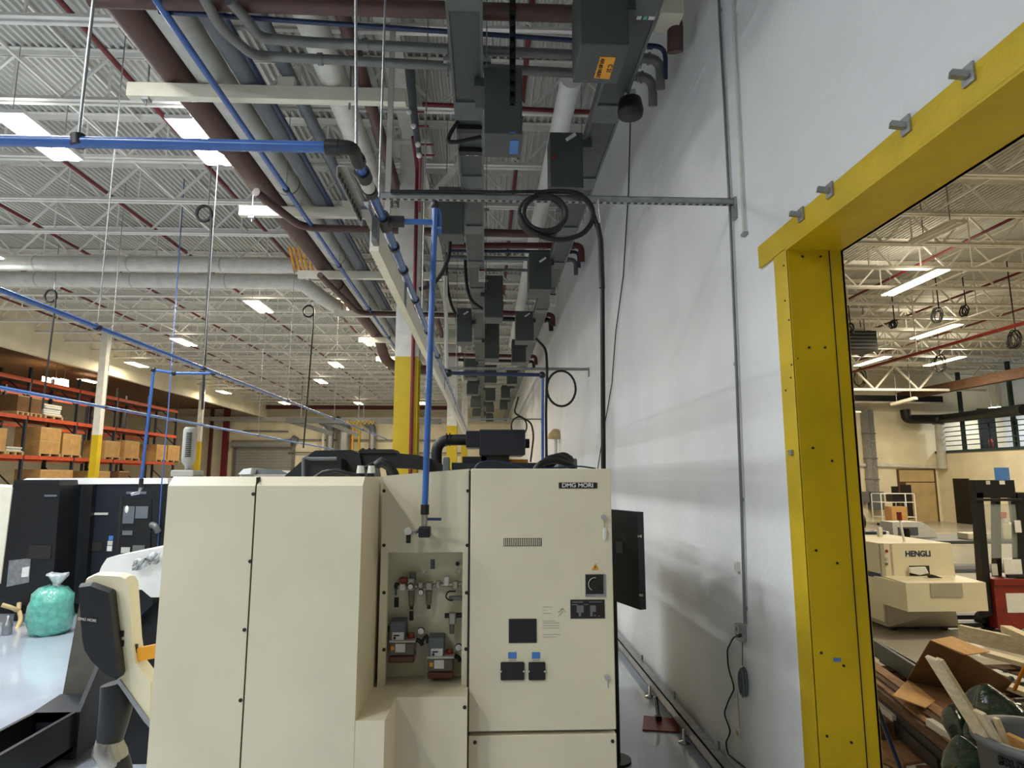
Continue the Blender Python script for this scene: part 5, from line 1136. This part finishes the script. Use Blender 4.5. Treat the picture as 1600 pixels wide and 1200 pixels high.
for (dx, w_, h_, mm, lab) in ((-1.0, .22, .16, 'white', 'small white cup-like tub on the work bench'), (.9, .5, .12, 'cream', 'low cream box on the work bench'), (1.6, .5, .3, 'cream', 'taller cream carton on the work bench'), (2.2, .4, .1, 'paper', 'flat paper stack on the work bench')):
    tag(MB().bbox(p.x+dx-w_/2, p.x+dx+w_/2, 12.2, 12.5, tbz, tbz+h_, .015).build('bench_box', mm), lab, 'box')
# cart before the tan door
t = thing('wire_cart', 'white tube-frame cart with shelves before the tan door', 'cart', oy(1405, 815, 28)); x0, x1, z0, z1 = rect(1376, 772, 1432, 815, 28)
for xx in (x0, x1, (x0+x1)/2+.35):
    for yy in (28, 28.7): MB().cyl((xx, yy, .1), (xx, yy, z1), .025, 8).build('tube', 'white', t)
for z in (.35, 1.0, z1): MB().box(x0, x1, 28, 28.7, z, z+.03).build('shelf', 'white', t)
for xx in (x0, x1): MB().ell((xx, 28.35, .06), .06, .06, .06, 8, 6).build('wheel', 'rubber', t)
MB().box(x0+.6, x1-.1, 28.1, 28.6, 1.03, 1.4).build('shelf_liner', 'machblack', t)
tag(MB().box(x0+.05, x0+.75, 27.4, 27.9, 0, .85).build('carton', 'card'), 'tan carton standing before the white cart', 'carton')
# ------------------------------------------------------------------ forklift
YG = 8.9
t = thing('pallet_stacker', 'red pallet stacker with a black mast and a clear guard', 'forklift', oy(1565, 980, YG))
def gb(name, m, px0, py0, px1, py1, dy=0, th=.08): x0, x1, z0, z1 = rect(px0, py0, px1, py1, YG+dy); return MB().bbox(x0, x1, YG+dy, YG+dy+th, z0, z1, .006).build(name, m, t)
slab('mast_post', 'machblack', t, [(1526, 770), (1536, 770), (1552, 960), (1540, 965)], YG, .12)
slab('mast_post', 'machblack', t, [(1556, 770), (1563, 770), (1566, 915), (1558, 915)], YG+.25, .1)
slab('mast_post', 'machblack', t, [(1590, 770), (1600, 770), (1606, 930), (1594, 930)], YG, .12)
gb('lift_head', 'machblack', 1521, 750, 1588, 778, 0, .12); gb('cross_bar', 'machblack', 1525, 779, 1598, 783, -.02, .06)
for (a_, b_) in ((1540, 1547), (1561, 1570)): plate('note', 'paper' if a_ > 1550 else 'pale', t, a_, 751, b_, 757, YG, .005)
gb('guard', 'glass', 1536, 788, 1596, 872, .02, .01)
plate('notice', 'paper', t, 1584, 813, 1596, 832, YG, .008); plate('notice', 'pale', t, 1548, 881, 1559, 899, YG-.01, .01); plate('notice', 'paper', t, 1567, 874, 1597, 897, YG-.01, .01)
gb('body', 'redpaint', 1552, 908, 1660, 982, -.05, .22); gb('hood', 'redpaint', 1553, 905, 1660, 914, -.07, .24)
plate('paper_sheet', 'paper', t, 1571, 927, 1620, 957, YG-.05, .004)
gb('handle', 'black', 1575, 898, 1640, 903, -.05, .05)
for px in (1556, 1600): p = oy(px, 975, YG); MB().cyl((p.x, YG+.1, .12), (p.x, YG+.25, .12), .12, 14).build('wheel', 'rubber', t)
for s in (0, .5): p = oz(1520+s*60, 975, .06); MB().box(p.x-.9, p.x+.6, YG+.1+s, YG+.25+s, .04, .1).build('fork', 'machblack', t)
p = V((7.9, 9.4, .0)); t = thing('orange_bottle', 'spray bottle with an orange head seen through the clear guard', 'bottle', (8.0, 9.6, tbz)); 
q = oy(1573, 870, 12.3); MB().lathe((q.x, 12.3, tbz), [(0, 0), (.1, 0), (.1, .3), (.04, .4), (0, .4)], 12).build('bottle', 'pale', t); MB().bbox(q.x-.14, q.x+.06, 12.25, 12.35, tbz+.4, tbz+.52, .02).build('spray_head', 'rack', t)
# ------------------------------------------------------------------ timber and steel pile
def plank(px0, py0, px1, py1, z, w_, h_, m, lab, cat='board', ext=0, z1=None):
    a = oz(px0, py0, z); b = oz(px1, py1, z if z1 is None else z1)
    if ext: b = b+(b-a)*ext
    return tag(MB().bar(a, b, w_, h_).build('timber' if cat == 'board' else 'steel_bar', m), lab, cat)
plank(1352, 1034, 1545, 1172, .34, .10, .06, 'wood', 'reddish timber on top of the pile beside the yellow post')
plank(1352, 1043, 1530, 1178, .33, .08, .06, 'wooddark', 'dark brown timber lying second on the pile')
plank(1352, 1052, 1515, 1182, .32, .07, .05, 'wood', 'tan timber lying third on the pile')
plank(1354, 1062, 1500, 1180, .3, .09, .06, 'wooddark', 'dark timber at the near side of the pile')
plank(1354, 1075, 1490, 1192, .22, .1, .1, 'machblack', 'black steel beam at the near side of the pile', 'steel bar')
plank(1354, 1088, 1480, 1200, .16, .12, .1, 'machblack', 'second black steel beam low in the pile', 'steel bar')
plank(1357, 1006, 1440, 1060, .36, .03, .16, 'busdark', 'grey steel angle standing on edge behind the timbers', 'steel bar')
plank(1376, 1018, 1450, 1062, .34, .04, .2, 'machblack', 'black steel channel on edge behind the timbers', 'steel bar')
plank(1452, 1128, 1530, 1180, .36, .05, .05, 'pale', 'short pale tube lying on the pile before the bin', 'tube')
plank(1357, 1095, 1400, 1128, .2, .05, .09, 'pale', 'short pale block end low in the pile', 'block')
plank(1360, 1118, 1402, 1150, .1, .25, .2, 'wooddark', 'thick brown wooden skid under the pile')
plank(1360, 1158, 1440, 1195, .04, .35, .06, 'wood', 'brown board flat on the floor under the pile')
for (xx, yy) in ((3.55, 5.4), (3.3, 4.6)): tag(MB().box(xx-.3, xx+.55, yy-.07, yy+.07, 0, .12).build('bearer', 'wooddark'), 'rough wooden bearer under the timber pile', 'bearer', 'bearers under the pile')
a, b, c, d = oz(1402, 1178, .03), oz(1462, 1180, .03), oz(1500, 1215, .03), oz(1430, 1225, .03)
tag(MB().hexa([d, c, b, a]+[q+V((0, 0, .02)) for q in (d, c, b, a)]).build('paper_sheet', 'paper'), 'torn white sheet lying on the floor before the pile', 'sheet')
# pale planks behind the carton
plank(1500, 988, 1640, 1020, .42, .05, .16, 'woodpale', 'long pale board on edge behind the open carton', ext=.2)
plank(1555, 990, 1640, 1018, .45, .07, .03, 'woodpale', 'thin pale strip beside the long pale board')
plank(1572, 985, 1650, 1020, .5, .1, .1, 'woodpale', 'thick pale board end at the far side of the scrap heap')
plank(1540, 1020, 1650, 1050, .38, .14, .04, 'woodpale', 'flat yellowish plank leaning over the scrap heap')
plank(1550, 1050, 1650, 1085, .3, .1, .05, 'pale', 'pale metal strip under the yellowish plank', 'strip')
plank(1560, 1066, 1650, 1100, .3, .12, .04, 'woodpale', 'short yellowish plank low in the scrap heap')
plank(1585, 1078, 1606, 1030, .35, .02, .02, 'orange', 'thin orange stick poking out of the scrap heap', 'stick', z1=.7)
p = oz(1590, 1095, .2); m = MB()
for k in range(28): q = p+V((random.uniform(-.35, .6), random.uniform(-.3, .4), random.uniform(-.05, .14))); m.bar(q, q+V((random.uniform(-.15, .15), random.uniform(-.15, .15), random.uniform(-.06, .08))), .03, .03)
tag(m.build('metal_scrap', 'busdark'), 'heap of dark twisted metal scrap behind the green bag', 'scrap', kind='stuff')
# the heap of pallets that carries the scrap
t = thing('scrap_pallet', 'low dark pallet under the open carton and the scrap', 'pallet', (4.8, 5.6, 0))
for k in range(7): MB().box(3.75, 5.6, 4.9+.24*k, 5.06+.24*k, .22, .26).build('slat', 'wooddark', t)
for xx in (3.8, 4.6, 5.5): MB().box(xx, xx+.1, 4.9, 6.55, 0, .22).build('runner', 'wooddark', t)
# open carton; shade inside is put into the darker card of its inner walls
t = thing('open_carton', 'open cardboard carton with raised flaps lying on the timber pile', 'carton', (4.3, 5.6, .3))
def quad(name, m, pts, th=.008):
    P = [oy(a_, b_, y_) for a_, b_, y_ in pts]; n = (P[1]-P[0]).cross(P[2]-P[0]).normalized()*th
    return MB().prism(P, n).build(name, m, t)
Yc = 5.3
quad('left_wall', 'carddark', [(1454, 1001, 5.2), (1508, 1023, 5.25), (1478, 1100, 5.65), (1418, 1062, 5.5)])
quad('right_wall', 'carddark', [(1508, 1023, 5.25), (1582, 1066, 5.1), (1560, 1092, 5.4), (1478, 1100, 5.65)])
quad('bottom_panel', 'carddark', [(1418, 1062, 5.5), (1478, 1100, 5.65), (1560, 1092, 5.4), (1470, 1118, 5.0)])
quad('top_flap', 'card', [(1454, 1000, 5.2), (1487, 994, 5.85), (1547, 1018, 5.9), (1508, 1023, 5.25)])
quad('side_flap', 'card', [(1418, 1064, 5.48), (1394, 1088, 5.0), (1446, 1107, 4.9), (1468, 1091, 5.4)])
# waste bin with wood offcuts
bc = V((2.82, 3.36, 0)); t = thing('waste_bin', 'grey plastic waste bin full of wood offcuts in the opening', 'bin', bc)
MB().lathe(bc, [(0, 0), (.23, 0), (.275, .76), (.3, .76), (.3, .8), (.27, .8), (.262, .76), (.22, .03), (0, .03)], 32).build('bin', 'bin', t)
ca = math.radians(206); nn = V((math.cos(ca), math.sin(ca), 0)); rr = V((-nn.y, nn.x, 0))
text('BRUTE', .048, 'lettering', 'machblack', t, bc+nn*.272+V((0, 0, .715)), rr, V((0, 0, 1))+nn*.06, bold=.002, cx=True, depth=.014)
MB().hexa([bc+nn*.272+rr*s+V((0, 0, z)) for z in (.672, .68) for s in (-.05, .05)]+[bc+nn*.279+rr*s+V((0, 0, z)) for z in (.672, .68) for s in (-.05, .05)]).build('print_mark', 'machblack', t)
def stick(px, py, Yt, bx, by, bz, w_, h_, m, lab):
    a = oy(px, py, Yt); tag(MB().bar(a, V((bx, by, bz)), w_, h_, (0, 1, 0)).build('wood_offcut', m), lab, 'offcut')
stick(1456, 1028, 3.4, 2.8, 3.4, .35, .02, .085, 'woodpale', 'longest pale board leaning out of the waste bin')
stick(1467, 1030, 3.46, 2.82, 3.46, .4, .02, .05, 'woodpale', 'round-tipped pale slat behind the longest board in the bin')
stick(1530, 1112, 3.34, 2.82, 3.34, .3, .02, .07, 'woodpale', 'short pale board in the middle of the waste bin')
stick(1556, 1122, 3.52, 2.88, 3.48, .3, .02, .035, 'woodpale', 'thin pale slat against the far rim of the bin')
stick(1588, 1152, 3.36, 2.92, 3.34, .3, .02, .12, 'card', 'tan cardboard piece inside the waste bin')
# dark green refuse bags
for (px, py, Y_, rx, rz, lab) in ((1552, 1112, 3.95, .22, .13, 'large dark green plastic refuse bag behind the waste bin'), (1495, 1112, 4.0, .07, .06, 'small bulge of dark green refuse bag beside the bin'), (1602, 1122, 4.0, .13, .06, 'dark green refuse bag end at the right of the bin'), (1500, 1158, 3.75, .1, .0, 'black refuse bag slumped between pile and bin')):
    c = oy(px, py, Y_); z0 = .02; m = MB().ell(V((c.x, Y_, (c.z+rz+z0)/2)), rx, rx, (c.z+rz-z0)/2, 30, 22)
    for i, q in enumerate(m.v): q += V((.03*math.sin(19*q.z+15*q.x)+.015*math.sin(43*q.y), .03*math.sin(23*q.z+15*q.y), .03*math.sin(27*q.x+21*q.y)))
    tag(m.build('refuse_bag', 'binbag'), lab, 'bag')
# blue broom handle leaning on the frame
t = thing('broom_handle', 'blue handle with a black grip leaning against the yellow frame', 'broom', (2.35, 3.2, 0))
a = ox(1346, 1040, WX+WT+.035); b = oz(1440, 1290, .02); g = a.lerp(b, .14)
MB().cyl(a, g, .016, 10).build('grip', 'black', t); MB().cyl(g, b, .013, 10).build('handle', 'navy', t)
